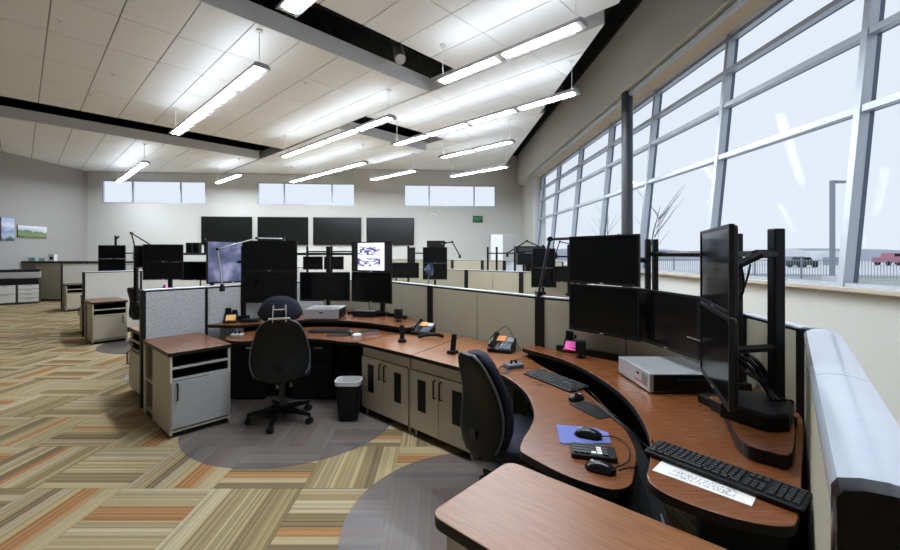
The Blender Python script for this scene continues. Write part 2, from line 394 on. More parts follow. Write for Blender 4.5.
# ceiling clouds (u along one console axis, v along the lamp rows)
UX, VX = Vector((.700, .714)), Vector((-.714, .700)); O = Vector((-.19, 8.43))
def uv2(p, q): w_ = O + UX * p + VX * q; return (w_.x, w_.y)
ceiling = bpy.data.objects.new('ceiling', None); COL.objects.link(ceiling); struct(ceiling)
def clip_room(poly, xr):
    for (nx, ny, c) in ((1, 0, xr), (-1, 0, -XL), (0, -1, -YB), (-.089, 1, 16.56 + 14.2 * .089)):
        poly = poly_clip(poly, nx, ny, c)
        if len(poly) < 3: return None
    return poly
def cloud(p0, p1, q0, q1, z, xr=2.42, du=.70, dv=1.22, p_from='right', q_from='near'):
    full = clip_room([uv2(p0, q0), uv2(p1, q0), uv2(p1, q1), uv2(p0, q1)], xr)
    MB().prism(full, z + .012, z + .27).build('cloud_tray', 'ceiling_grid', ceiling)
    ps = []; p = p1
    while p > p0 + .01: ps.append((max(p0, p - du), p)); p -= du
    qs = []; q = q0
    while q < q1 - .01: qs.append((q, min(q1, q + dv))); q += dv
    for (a, c) in ps:
        for (e, f_) in qs:
            g = .009
            pl = clip_room([uv2(a + g, e + g), uv2(c - g, e + g), uv2(c - g, f_ - g), uv2(a + g, f_ - g)], xr - .012)
            if pl: MB().prism(pl, z - .004, z + .012).build('ceiling_tile', 'ceiling_tile', ceiling)
def fascia(a, c, z, h=.27):   # a rim board along a cloud edge
    A, B = Vector(uv2(*a)), Vector(uv2(*c)); d = (B - A); n = Vector((-d.y, d.x)).normalized() * .015
    MB().prism([tuple(A - n), tuple(B - n), tuple(B + n), tuple(A + n)], z - .012, z + h).build('rim_board', 'fascia_grey', ceiling)
ZC = 4.95
cloud(-15.0, 0, 0, 6.65, ZC); fascia((-12.5, 0), (0, 0), ZC)
cloud(-12.0, -.28, -9.5, -1.05, ZC)
cloud(.02, 3.4, -3.6, 2.15, ZC - .02); fascia((.02, -3.6), (.02, 2.15), ZC - .02)
cloud(-15.0, .0, 8.55, 20, ZC); fascia((-8.6, 8.55), (0, 8.55), ZC)
cloud(.12, 3.4, 3.6, 20, ZC + .03); fascia((.12, 3.6), (3.4, 3.6), ZC + .03)
cloud(3.55, 14, -3, 14, ZC + .3, xr=2.75); fascia((3.55, 5.0), (3.55, -.6), ZC + .3, .22)
# dark plenum above
struct(box('ceiling_deck', 'plenum_black', None, XL - .2, 4.6, YB - .2, 18.9, 6.45, 6.6))
for (nm, a) in (('wall_left_upper', (XL - .2, XL, YB, 16.6)), ('wall_back_upper', (XL - .2, 4.4, YB - .2, YB)), ('wall_right_upper', (3.45, 4.4, YB, 18.25))):
    struct(box(nm, 'plenum_black', None, *a, TOP - .02 if 'right' in nm else TOP, 6.5))
struct(box('wall_far_upper', 'plenum_black', None, 0, flen, 0, th, TOP, 6.5, loc=(FL.x, FL.y, 0), rot=(0, 0, R(FROT))))
for k in range(9):
    a, c = uv2(-10 + 0 * k, -6 + 2.2 * k + .6), uv2(6, -6 + 2.2 * k + .6)
    j = empty('roof_joist', 'dark open web roof joist glimpsed above the ceiling gaps', 'joist', (0, 0, 0), 0, 'roof joists above the ceiling')
    A, B = Vector(a), Vector(c)
    if k in (2, 3, 4, 6):
        t0, t1 = (0.02, .98)
        if B.x > 3.2: t1 = (3.2 - A.x) / (B.x - A.x)
        def at(t, z): w_ = A + (B - A) * t; return (w_.x, w_.y, z)
        if at(t0, 0)[0] < XL + .3: t0 = (XL + .3 - A.x) / (B.x - A.x)
        MB().tube([at(t0, 6.42), at(t1, 6.42)], .035, 6).build('top_chord', 'truss_grey', j)
        MB().tube([at(t0, 5.75), at(t1, 5.75)], .03, 6).build('bottom_chord', 'truss_grey', j)
        n = 22
        MB().tube([at(t0 + (t1 - t0) * i / n, 6.4 if i % 2 else 5.77) for i in range(n + 1)], .014, 5).build('web_rod', 'truss_grey', j)
    else: bpy.data.objects.remove(j)
dk = MB(); path = [Vector((-.65, 7.1, 4.97)).lerp(Vector((-.91, 8.7, 6.2)), i / 24) for i in range(25)]
dk.tube(path, [.10 if i % 2 else .085 for i in range(25)], 14)
tag(dk.build('flexible_duct', 'duct_metal', None, smooth=True), 'ribbed silver duct hanging inside the black ceiling gap', 'duct')
for (X, Z) in ((-5.41, 5.87), (-6.05, 7.63), (-7.29, 8.58), (-2.59, 7.99)):
    s_ = empty('sprinkler_head', 'small sprinkler head set in the white ceiling tiles', 'sprinkler', (X, Z, ZC - .045), 0, 'sprinkler heads in the ceiling')
    MB().cyl(0, 0, .03, .041, .045, 14).build('escutcheon', 'fascia_grey', s_); MB().cyl(0, 0, 0, .03, .012, 8).build('nozzle', 'duct_metal', s_)

# pendant lamps
def pendant(x, y, n, label, z=4.35, ang=None, top=0):
    d = 135.6 if ang is None else ang
    p = empty('pendant_lamp', label, 'lamp', (x, y, z), d, 'long pendant lamps under the ceiling')
    L = n * 1.22; w = .13
    prof = [(-w, .012), (-w + .01, 0), (-w + .035, .012), (w - .035, .012), (w - .01, 0), (w, .012), (w * .82, .055), (w * .5, .075), (-w * .5, .075), (-w * .82, .055)]
    MB().loft([[(xx, a, b_) for a, b_ in prof] for xx in (0, L)]).build('housing', 'lamp_housing', p)
    for k in range(n):
        MB().box(k * 1.22 + .075, (k + 1) * 1.22 - .075, -.068, .068, .004, .011).build('lens', 'lens', p)
        MB().box(k * 1.22 + .05, (k + 1) * 1.22 - .05, -.05, .05, .076, .08).build('uplight_lens', 'uplens', p)
    for xx in (.1, L - .1):
        MB().tube([(xx, 0, .075), (xx, 0, ZC + top - z - .02)], .006, 6).build('hanger_rod', 'fascia_grey', p)
        MB().cyl(xx, 0, ZC + top - z - .03, ZC + top - z - .005, .05, 14).build('canopy', 'white_plastic', p)
for a in ((-2.6, 6.06, 4, 'pendant lamp of four lit lenses hanging above the striped carpet aisle'),
          (1.75, 4.92, 2, 'pendant lamp of two lit lenses above the console with the swing arm lamp'),
          (2.38, 7.0, 4, 'pendant lamp of four lit lenses ending by the beige window soffit'),
          (-.93, 8.29, 4, 'pendant lamp of four lit lenses running along the black ceiling gap'),
          (-8.85, 12.4, 4, 'pendant lamp pointing at the clerestory window beside the corner of the room'),
          (1.75, 1.28, 4, 'pendant lamp directly above the near wooden tabletop'),
          (-6.9, 14.3, 2, 'short pendant lamp hanging before the wall above the television row'),
          (-2.2, 12.4, 4, 'pendant lamp of four lit lenses before the middle clerestory window'),
          (-.76, 13.6, 2, 'short pendant lamp between the middle and exit side clerestory windows'),
          (1.84, 10.07, 2, 'pendant lamp of two lit lenses beneath the raised ceiling cloud edge'),
          (2.2, 12.96, 2, 'short pendant lamp above the clerestory window nearest the exit sign', 4.35, None, .3)): pendant(*a)

# things on the far wall
def on_wall(t, off=0): w_ = FL + fdir * t; n = Vector((fdir.y, -fdir.x)); return (w_.x + n.x * off, w_.y + n.y * off)
tvl = ['first television of the wall row, over the angled blue display', 'second television of the wall row, next to the first', 'third television of the wall row, next to the last', 'last television of the wall row, on the exit sign side']
for (a, c), lb in zip(((4.44, 6.46), (6.68, 8.75), (8.95, 10.96), (11.18, 13.21)), tvl):
    t0, t1 = a, c; x, y = on_wall((t0 + t1) / 2)
    tv = empty('wall_television', 'large black ' + lb, 'television', (x, y, 2.57), FROT, 'televisions on the far wall')
    w_ = (t1 - t0) / 2; h_ = .585
    box('body', 'bezel', tv, -w_, w_, -.09, -.03, -h_, h_, .01); box('panel_screen', 'tv_screen', tv, -w_ + .025, w_ - .025, -.094, -.0905, -h_ + .03, h_ - .03)
    box('wall_bracket', 'steel_dark', tv, -.3, .3, -.03, 0, -.2, .2); box('maker_badge', 'silver', tv, -.05, .05, -.0955, -.0905, -h_ + .008, -h_ + .02)
t0 = 16.00; x, y = on_wall(t0)
ex = empty('exit_sign', 'small black and green exit sign on the far wall', 'sign', (x, y, 3.13), FROT)
box('sign_box', 'exit_black', ex, -.22, .22, -.06, 0, -.14, .14, .008)
cu = bpy.data.curves.new('lettering', 'FONT'); cu.body = 'EXIT'; cu.size = .2; cu.align_x = 'CENTER'; cu.align_y = 'CENTER'; cu.extrude = .002
tmp = bpy.data.objects.new('lettering_curve', cu); COL.objects.link(tmp); bpy.context.view_layer.update()
me = bpy.data.meshes.new_from_object(tmp.evaluated_get(bpy.context.evaluated_depsgraph_get())); bpy.data.objects.remove(tmp)
me.materials.clear(); me.materials.append(M['exit_green']); tx = bpy.data.objects.new('lettering', me); COL.objects.link(tx); tx.parent = ex; tx.location = (0, -.063, 0); tx.rotation_euler = (R(90), 0, 0)
x, y = on_wall(14.04); fs = empty('alarm_strobe', 'small white fire alarm strobe above the end of the televisions', 'alarm', (x, y, 3.30), FROT)
box('plate', 'white_plastic', fs, -.14, .14, -.03, 0, -.04, .04, .006); MB().tube([(0, -.03, 0), (0, -.08, 0)], [.05, .035], 12).build('lens_dome', 'cap', fs, smooth=True)
# pictures on the left wall
for (y0, y1, z0, z1, m, lb) in ((13.30, 13.72, 2.04, 2.80, 'picture_sky', 'tall photo print of clouds and blue sky on the side wall'), (13.82, 14.85, 2.16, 2.58, 'picture_hills', 'wide landscape print of green hills under pale sky on side wall')):
    pc = empty('wall_picture', lb, 'picture', (XL, (y0 + y1) / 2, (z0 + z1) / 2), 90, 'prints on the side wall')
    w_, h_ = (y1 - y0) / 2, (z1 - z0) / 2
    box('mount_board', 'black', pc, -w_, w_, -.028, 0, -h_, h_); box('print', m, pc, -w_ + .005, w_ - .005, -.034, -.0285, -h_ + .005, h_ - .005)

# ------------------------------------------------------------ outside
out = struct(box('ground_outside', 'snow', None, XR + .35, 400, -150, 600, -.5, -.3))
struct(MB().prism([(18, 15), (60, 15), (60, 29), (18, 44)], -.3, -.27).build('lawn_outside', 'grass'))
fn = empty('picket_fence', 'dark metal picket fence crossing the snowy field outside', 'fence', (0, 0, -.3))
A, B = Vector((42, 22)), Vector((9, 44)); n = 14
for k in range(n):
    a, c = A + (B - A) * k / n, A + (B - A) * (k + 1) / n
    box('fence_post', 'fence_metal', fn, a.x - .05, a.x + .05, a.y - .05, a.y + .05, 0, 1.6)
    for z in (.25, 1.4): MB().tube([(a.x, a.y, z), (c.x, c.y, z)], .03, 4).build('fence_rail', 'fence_metal', fn)
    pk = MB()
    for i in range(1, 18): p = a + (c - a) * i / 18; pk.box(p.x - .012, p.x + .012, p.y - .012, p.y + .012, .1, 1.5)
    pk.build('pickets', 'fence_metal', fn, kind='stuff')
def street_lamp(x, y, h, arm, label):
    l = empty('street_lamp', label, 'street lamp', (x, y, -.3)); box('footing', 'hangar', l, -.35, .35, -.35, .35, 0, .5)
    box('post', 'fence_metal', l, -.10, .10, -.10, .10, .5, h); box('arm', 'fence_metal', l, -.06, arm, -.05, .05, h - .12, h); box('lamp_head', 'fence_metal', l, arm - .1, arm + .55, -.18, .18, h - .16, h - .02, .03)
street_lamp(25.2, 26.2, 6.6, .3, 'tall square parking lot lamp beyond the fence')
for (x, y, r_, l_) in ((57, 66, 5.0, 12), (67.5, 70, 4.5, 12)):
    hg = empty('hangar', 'low white arched hangar far outside the windows', 'hangar', (x, y, -.3), 12, 'arched hangars outside')
    MB().loft([[(r_ * math.cos(a_), yy, r_ * .55 * math.sin(a_)) for a_ in [math.pi * i / 16 for i in range(17)]] for yy in (0, l_)]).build('arched_shell', 'hangar', hg, smooth=True)
    box('door_panel', 'hill', hg, -r_ * .5, r_ * .5, -.05, 0, 0, r_ * .3)
for (x, y, m, lb) in ((75.5, 68, 'truck_red', 'pinkish red parked truck beyond the picket fence'), (51.5, 58, 'steel_dark', 'dark parked car beyond the picket fence')):
    tk = empty('parked_truck' if m == 'truck_red' else 'parked_car', lb, 'truck' if m == 'truck_red' else 'car', (x, y, -.3))
    k = 1 if m == 'truck_red' else .6
    MB().loft([[(xx * k, yy, zz * (k if k == 1 else .7)) for xx, zz in ((-2.6, .5), (2.6, .5), (2.6, 1.3), (1.3, 1.45), (.7, 2.1), (-1.0, 2.1), (-1.3, 1.4), (-2.6, 1.35))] for yy in (-.9, .9)]).build('body', m, tk, .08)
    for xx in (-1.7, 1.7):
        for yy in (-.85, .85): MB().tube([(xx * k, yy - .12, .4), (xx * k, yy + .12, .4)], .4, 14).build('wheel', 'black', tk)
    box('window_glass', 'screen', tk, -.8 * k, .6 * k, -.92, -.905, 1.5 * (1 if k == 1 else .7), 1.95 * (1 if k == 1 else .7))
for (x, y, r_) in ((60, 150, 40), (150, 170, 50)):
    MB().loft([[(x + r_ * q * math.cos(a_), y + r_ * q * math.sin(a_), zz) for a_ in [2 * math.pi * i / 24 for i in range(24)]] for q, zz in ((1, -.3), (.8, 1.8), (.5, 3.2), (.2, 3.8))]).build('hill_outside', 'hill', None, smooth=True)['kind'] = 'structure'
def bare_tree(x, y, h, label, lean=0):
    t = empty('bare_tree', label, 'tree', (x, y, -.3)); MB().tube([(0, 0, 0), (lean * .3, 0, h * .4), (lean, .1, h)], [.05, .035, .008], 6).build('trunk', 'bark', t)
    rr = random.Random(int(h * 100))
    for k in range(16):
        z = h * rr.uniform(.35, .9); a = rr.uniform(0, 6.28); l = h * rr.uniform(.15, .35)
        p0 = Vector((lean * z / h, 0, z)); p1 = p0 + Vector((math.cos(a) * l * .6, math.sin(a) * l * .6, l * .8)); p2 = p1 + Vector((math.cos(a + .5) * l * .3, math.sin(a) * l * .3, l * .5))
        MB().tube([p0, p1, p2], [.014, .008, .003], 4).build('branch', 'bark', t)
bare_tree(11.4, 27.5, 4.4, 'leafless tree with many fine twigs outside by the dark column'); bare_tree(8.9, 18.0, 4.0, 'slender leaning leafless sapling outside between the mullions', .9)

# ------------------------------------------------------------ furniture builders
PH = 1.23
def partition(a, c, label, face='beige_panel', h=PH, seams=0, th=.05, cap='cap', grp='console partition panels', face2=None):
    a, c = Vector(a), Vector(c); L = (c - a).length; r = math.degrees(math.atan2(c.y - a.y, c.x - a.x))
    p = empty('partition_panel', label, 'panel', (a.x, a.y, 0), r, grp)
    box('core', 'edge', p, 0, L, -th / 2 + .008, th / 2 - .008, .02, h - .012)
    n = seams + 1
    for k in range(n):
        x0, x1 = .012 + (L - .024) * k / n + .004, .012 + (L - .024) * (k + 1) / n - .004
        box('panel_tile', face, p, x0, x1, -th / 2, -th / 2 + .008, .10, h - .03, .003)
        box('panel_tile', face2 or face, p, x0, x1, th / 2 - .008, th / 2, .10, h - .03, .003)
    box('top_cap', cap, p, 0, L, -th / 2 - .004, th / 2 + .004, h - .014, h, .004)
    box('foot_rail', 'edge', p, 0, L, -th / 2 + .004, th / 2 - .004, 0, .02)
    return p
def post(x, y, label, h=PH, w=.088, r=0):
    o = MB().box(-w / 2, w / 2, -w / 2, w / 2, 0, h - .006).build('partition_post', 'edge', None, .004, loc=(x, y, 0), rot=(0, 0, R(r)))
    return tag(o, label, 'post', 'black posts between partition panels')
def worktop(name, pts, z, parent, th=.032, m='wood'):
    return MB().prism(pts, z - th, z, 0, 1).build(name, [m, 'edge'], parent, .004)
def pedestal(x, y, r, label, w=.50, d=.86, h=.745, m='beige', door='grey_laminate', hinge='l', top='wood', ov=.012, grp='pedestal cabinets beside the consoles'):
    p = empty('pedestal_cabinet', label, 'cabinet', (x, y, 0), r, grp); t = .02; hb = h - .035
    box('side_panel', m, p, 0, t, 0, d * .62, .03, hb); box('side_panel', m, p, w - t, w, 0, d, .03, hb)
    box('corner_stile', m, p, 0, t, d - .06, d, .03, hb)
    box('divider_panel', 'dark_panel', p, t, w - t, d * .58, d * .58 + t, .03, hb); box('back_panel', m, p, t, w - t, d - t, d, .03, hb)
    box('bottom_panel', m, p, t, w - t, 0, d, .05, .05 + t); box('plinth', 'edge', p, .015, w - .015, .03, d - .02, 0, .05)
    for z in (hb - .115, hb - .215):
        sf = box('shelf', 'dark_panel', p, t, w - t, .02, d * .57, z, z + t); box('front_lip', door, sf, t, w - t, .002, .02, z, z + t)
    box('slot_shade', 'dark_panel', p, t, t + .006, .022, d * .57, hb - .215 + t, hb); box('slot_shade', 'dark_panel', p, w - t - .006, w - t, .022, d * .57, hb - .215 + t, hb)  # dark liners and shelves put the slots' shade into the colour
    box('side_shelf', m, p, t * .2, w - t, d * .63, d - .03, .36, .38)
    dr = box('door', door, p, .008, w - .008, -.018, 0, .085, hb - .22, .003)
    hx = .05 if hinge == 'l' else w - .07
    MB().tube([(hx, -.018, .33), (hx, -.042, .335), (hx, -.042, .47), (hx, -.018, .475)], .007, 6).build('handle', 'black', dr)
    worktop('cabinet_top', rrect(w + 2 * ov, d + ov, .02, 3, w / 2, d / 2 - ov / 2), h, p, .034, top)
    for k, (fx, fy) in enumerate(((.03, .03), (w - .03, .03), (.03, d - .03), (w - .03, d - .03))):
        pass
    return p
def double_cabinet(x, y, r, label, w=.70, d=.55, h=.685):
    p = empty('storage_cabinet', label, 'cabinet', (x, y, 0), r, 'two door cabinets under the shared worktop'); t = .018
    box('side_panel', 'beige', p, 0, t, 0, d, .06, h); box('side_panel', 'beige', p, w - t, w, 0, d, .06, h)
    box('back_panel', 'beige', p, t, w - t, d - t, d, .06, h); box('bottom_panel', 'beige', p, t, w - t, 0, d, .06, .08); box('inner_liner', 'dark_panel', p, t, w - t, .03, .04, .08, h - .02)
    box('header_rail', 'beige', p, t, w - t, -.002, .02, h - .10, h); box('plinth', 'edge', p, .03, w - .03, .05, d - .02, .02, .06)
    for (fx) in (.03, w - .03): MB().cyl(fx, .03, 0, .06, .014, 10).build('glide_foot', 'silver', p)
    for s_ in (0, 1):
        x0, x1 = (t * .3, w / 2 - .003) if not s_ else (w / 2 + .003, w - t * .3)
        # a door is four boards round a black vent slot
        vx0, vx1 = (x0 + .09, x0 + .195) if not s_ else (x1 - .195, x1 - .09)
        z0, z1, va, vb = .075, h - .105, .24, .515
        mb = MB(); mb.box(x0, vx0, -.02, -.002, z0, z1); mb.box(vx1, x1, -.02, -.002, z0, z1); mb.box(vx0, vx1, -.02, -.002, z0, va); mb.box(vx0, vx1, -.02, -.002, vb, z1)
        d_ = mb.build('door', 'beige', p)
        box('vent_mesh', 'black', d_, vx0, vx1, -.012, -.004, va, vb)
        hx = w / 2 + (-.035 if not s_ else .035)
        MB().tube([(hx, -.02, .40), (hx, -.046, .405), (hx, -.046, .545), (hx, -.02, .55)], .007, 6).build('handle', 'black', d_)
    return p
def monitor(x, y, zc, r, label, w=.58, h=.37, scr='screen', group='console monitors', stand=None, tilt=0, thick=.045):
    m = empty('monitor', label, 'monitor', (x, y, zc), r, group); m.rotation_euler = (R(tilt), 0, R(r))
    b_ = .014
    mb = MB(); mb.box(-w / 2, w / 2, -.012, .006, h / 2 - b_, h / 2); mb.box(-w / 2, w / 2, -.012, .006, -h / 2, -h / 2 + b_ * 1.4)
    mb.box(-w / 2, -w / 2 + b_, -.012, .006, -h / 2 + b_ * 1.4, h / 2 - b_); mb.box(w / 2 - b_, w / 2, -.012, .006, -h / 2 + b_ * 1.4, h / 2 - b_)
    mb.build('bezel', 'bezel', m)
    sc = box('screen_panel', scr, m, -w / 2 + b_, w / 2 - b_, -.008, .002, -h / 2 + b_ * 1.4, h / 2 - b_)
    MB().loft([[(a, yy, c) for a, c in rrect(w * q, h * q, .015, 2)] for yy, q in ((.006, .995), (.02, .97), (thick, .62))]).build('back_housing', 'bezel', m)
    box('maker_badge', 'silver', m, -.014, .014, -.0135, -.012, -h / 2 + .006, -h / 2 + .014)
    box('mount_plate', 'black', m, -.05, .05, thick, thick + .02, -.05, .05)
    return m
def mount(pts, label, z0=.80, zt=1.72, rail=1.62, w=.06, arms=(), base=True, foot=.05):
    m = empty('monitor_mount', label, 'mount', (pts[0][0], pts[0][1], 0)); o_ = Vector(pts[0])
    Q = [Vector(p) - o_ for p in pts]
    for q in Q:
        box('post', 'black', m, q.x - w / 2, q.x + w / 2, q.y - w / 2, q.y + w / 2, z0, zt, .006)
        if base: box('foot_plate', 'black', m, q.x - w * 1.1, q.x + w * 1.1, q.y - w * 1.1, q.y + w * 1.1, z0, z0 + foot, .006)
    for z in ([rail] if not isinstance(rail, (list, tuple)) else rail):
        for a, c in zip(Q, Q[1:]): MB().tube([(a.x, a.y, z), (c.x, c.y, z)], .022, 4).build('rail', 'black', m)
    for (a, c) in arms:
        a = Vector(a) - Vector((*o_, 0)); c = Vector(c) - Vector((*o_, 0))
        MB().tube([a, c], .020, 6).build('arm', 'black', m)
    return m
def keyboard(x, y, z, r, label, L=.455, d=.15, tilt=3, nav=True, keym='key', grp=None):
    k = empty('keyboard', label, 'keyboard', (x, y, z), r, grp); k.rotation_euler = (R(tilt), 0, R(r))
    MB().prism(rrect(L, d, .012, 3), 0.004, .016).build('base', 'black', k, .003)
    for (a, c) in ((-L * .4, d * .38), (L * .4, d * .38)): box('foot', 'black', k, a - .015, a + .015, c - .01, c + .01, -.008, .004)
    mb = MB(); blocks = [(-L / 2 + .012, L * .145, 15), (L * .165, L * .285, 3), (L * .305, L / 2 - .010, 4)]
    for bi, (x0, x1, n) in enumerate(blocks):
        for row in range(6):
            if bi == 1 and row in (2,): continue
            yy = d / 2 - .018 - row * (d - .032) / 5.6
            if bi == 0 and row == 5: segs = [(0, .08), (.09, .17), (.18, .25), (.26, .62), (.63, .71), (.72, .80), (.81, .89), (.90, 1)]
            else: segs = [(i / n + .01 / n, (i + 1) / n - .12 / n) for i in range(n)]
            for (a, c) in segs:
                xa, xb = x0 + (x1 - x0) * a, x0 + (x1 - x0) * c
                mb.loft([[(xa - q, yy - .0085 - q, zz), (xb + q, yy - .0085 - q, zz), (xb + q, yy + .0085 + q, zz), (xa - q, yy + .0085 + q, zz)] for zz, q in ((.015, 0), (.022, -.0018))])
    mb.build('keys', keym, k, kind='stuff')
    return k
def mouse(x, y, z, r, label, m='black_gloss', s_=1.0):
    o = empty('computer_mouse', label, 'mouse', (x, y, z), r, 'mice on the consoles'); rings = []
    for t in range(9):
        u = t / 8; yy = (u - .5) * .115 * s_; ww = .062 * s_ * math.sqrt(max(.05, 1 - (2 * u - 1) ** 4)); hh = .038 * s_ * math.sqrt(max(.03, 1 - (2 * u - .9) ** 2 * .85))
        rings.append([(ww / 2 * math.cos(a), yy, max(0, hh * math.sin(a))) for a in [-.15 + (math.pi + .3) * i / 10 for i in range(11)]])
    MB().loft(rings).build('shell', m, o, smooth=True); MB().tube([(-.006 * s_, .03 * s_, .028 * s_), (.006 * s_, .03 * s_, .028 * s_)], .007 * s_, 10).build('scroll_wheel', 'silver', o)
    return o
def desk_phone(x, y, z, r, label, note=None, wire=False):
    p = empty('desk_phone', label, 'telephone', (x, y, z), r, 'desk phones on the consoles')
    MB().loft([[(a, -.10, c) for a, c in ((-.11, 0), (.11, 0), (.11, .03), (-.11, .03))], [(a, .09, c) for a, c in ((-.11, 0), (.11, 0), (.11, .11), (-.11, .11))]]).build('body', 'black', p, .008)
    T_ = Matrix.Translation((0, -.10, .031)) @ Matrix.Rotation(math.atan2(.08, .19), 4, 'X')
    mb = MB()
    for i in range(4):
        for j in range(4): mb.box(.005 + i * .024, .023 + i * .024, .012 + j * .024, .030 + j * .024, 0, .008, T=T_)
    mb.build('keypad', 'key_blue', p, kind='stuff')
    MB().box(.035, .10, .125, .19, 0, .006, T=T_).build('display', 'silver', p)
    MB().tube([(-.075, -.11, .06), (-.075, -.08, .085), (-.075, .06, .135), (-.075, .09, .125)], [.024, .019, .019, .026], 10).build('handset', 'black_gloss', p, smooth=True)
    if note: MB().box(-.055, .028, .12, .20, 0, .010, T=T_).build('sticky_note', note, p)
    if wire: MB().tube(smooth([(-.12, 0, .10), (-.02, .06, .19), (.03, .08, .20), (.11, .03, .10), (.16, .05, .01)], 5, False), .0035, 5).build('wire', 'black', p)
    return p
def cordless(x, y, z, r, label):
    p = empty('cordless_phone', label, 'telephone', (x, y, z), r, 'cordless phones in charging cradles')
    MB().loft([[(a, c, 0) for a, c in rrect(.085, .10, .02, 3)], [(a * .9, c * .9, .025) for a, c in rrect(.085, .10, .02, 3)]]).build('cradle', 'black', p)
    MB().loft([[(a, c + zz * .18, zz + .012) for a, c in rrect(.046 * q, .026 * q, .008, 2)] for zz, q in ((0, 1), (.07, 1.05), (.14, 1), (.15, .8))]).build('handset', 'black_gloss', p, smooth=True)
    MB().box(-.015, .015, -.0165, -.013, .10, .13, T=Matrix.Translation((0, .005, 0)) @ Matrix.Rotation(-.17, 4, 'X')).build('display', 'silver', p)
    return p
def speaker(x, y, z, r, label, s_=1):
    p = empty('desk_speaker', label, 'speaker', (x, y, z), r); MB().cyl(0, 0, 0, .012, .04 * s_, 16).build('base', 'black', p); MB().cyl(0, 0, .012, .03, .012, 8).build('neck', 'black', p)
    box('cabinet', 'black', p, -.045 * s_, .045 * s_, -.03, .04, .03, .03 + .12 * s_, .008); box('grille', 'dark_panel', p, -.038 * s_, .038 * s_, -.033, -.0305, .037, .022 + .12 * s_)
    return p
def note_holder(x, y, z, r, label, note):
    p = empty('note_holder', label, 'organiser', (x, y, z), r)
    MB().loft([[(a, -.07, c) for a, c in ((-.07, 0), (.07, 0), (.07, .015), (-.07, .015))], [(a, .07, c) for a, c in ((-.07, 0), (.07, 0), (.07, .11), (-.07, .11))]]).build('sloped_tray', 'black', p, .004)
    box('pen_cup', 'black', p, -.06, .0, .03, .07, .09, .16, .004); box('clip', 'black', p, .01, .065, .035, .065, .10, .135, .004)
    MB().box(-.05, .055, .005, .10, 0, .014, T=Matrix.Translation((0, -.07, .016)) @ Matrix.Rotation(math.atan2(.095, .14), 4, 'X')).build('sticky_notes', note, p)
    return p
def arm_lamp(pts, label, m='black', r_=.010, head=True):
    l = empty('arm_lamp', label, 'lamp', (pts[0][0], pts[0][1], pts[0][2])); o_ = Vector(pts[0]); Q = [Vector(p) - o_ for p in pts]
    box('clamp', 'black', l, -.025, .025, -.045, .045, -.09, .02, .005)
    for a, c in zip(Q, Q[1:]): MB().tube([a, c], r_, 8).build('arm', m, l, smooth=True)
    for q in Q[1:-1]: MB().tube([(q.x, q.y - .018, q.z), (q.x, q.y + .018, q.z)], r_ * 1.9, 12).build('joint', 'black', l)
    if head:
        q = Q[-1]; MB().loft([[(q.x + a_ * s1, q.y + b_ * s1, q.z + dz) for a_, b_ in sup(.05, .05, 1, 12)] for dz, s1 in ((.03, .5), (0, 1), (-.05, 1.25), (-.055, 1.0))]).build('lamp_head', 'black', l, smooth=True)
    return l
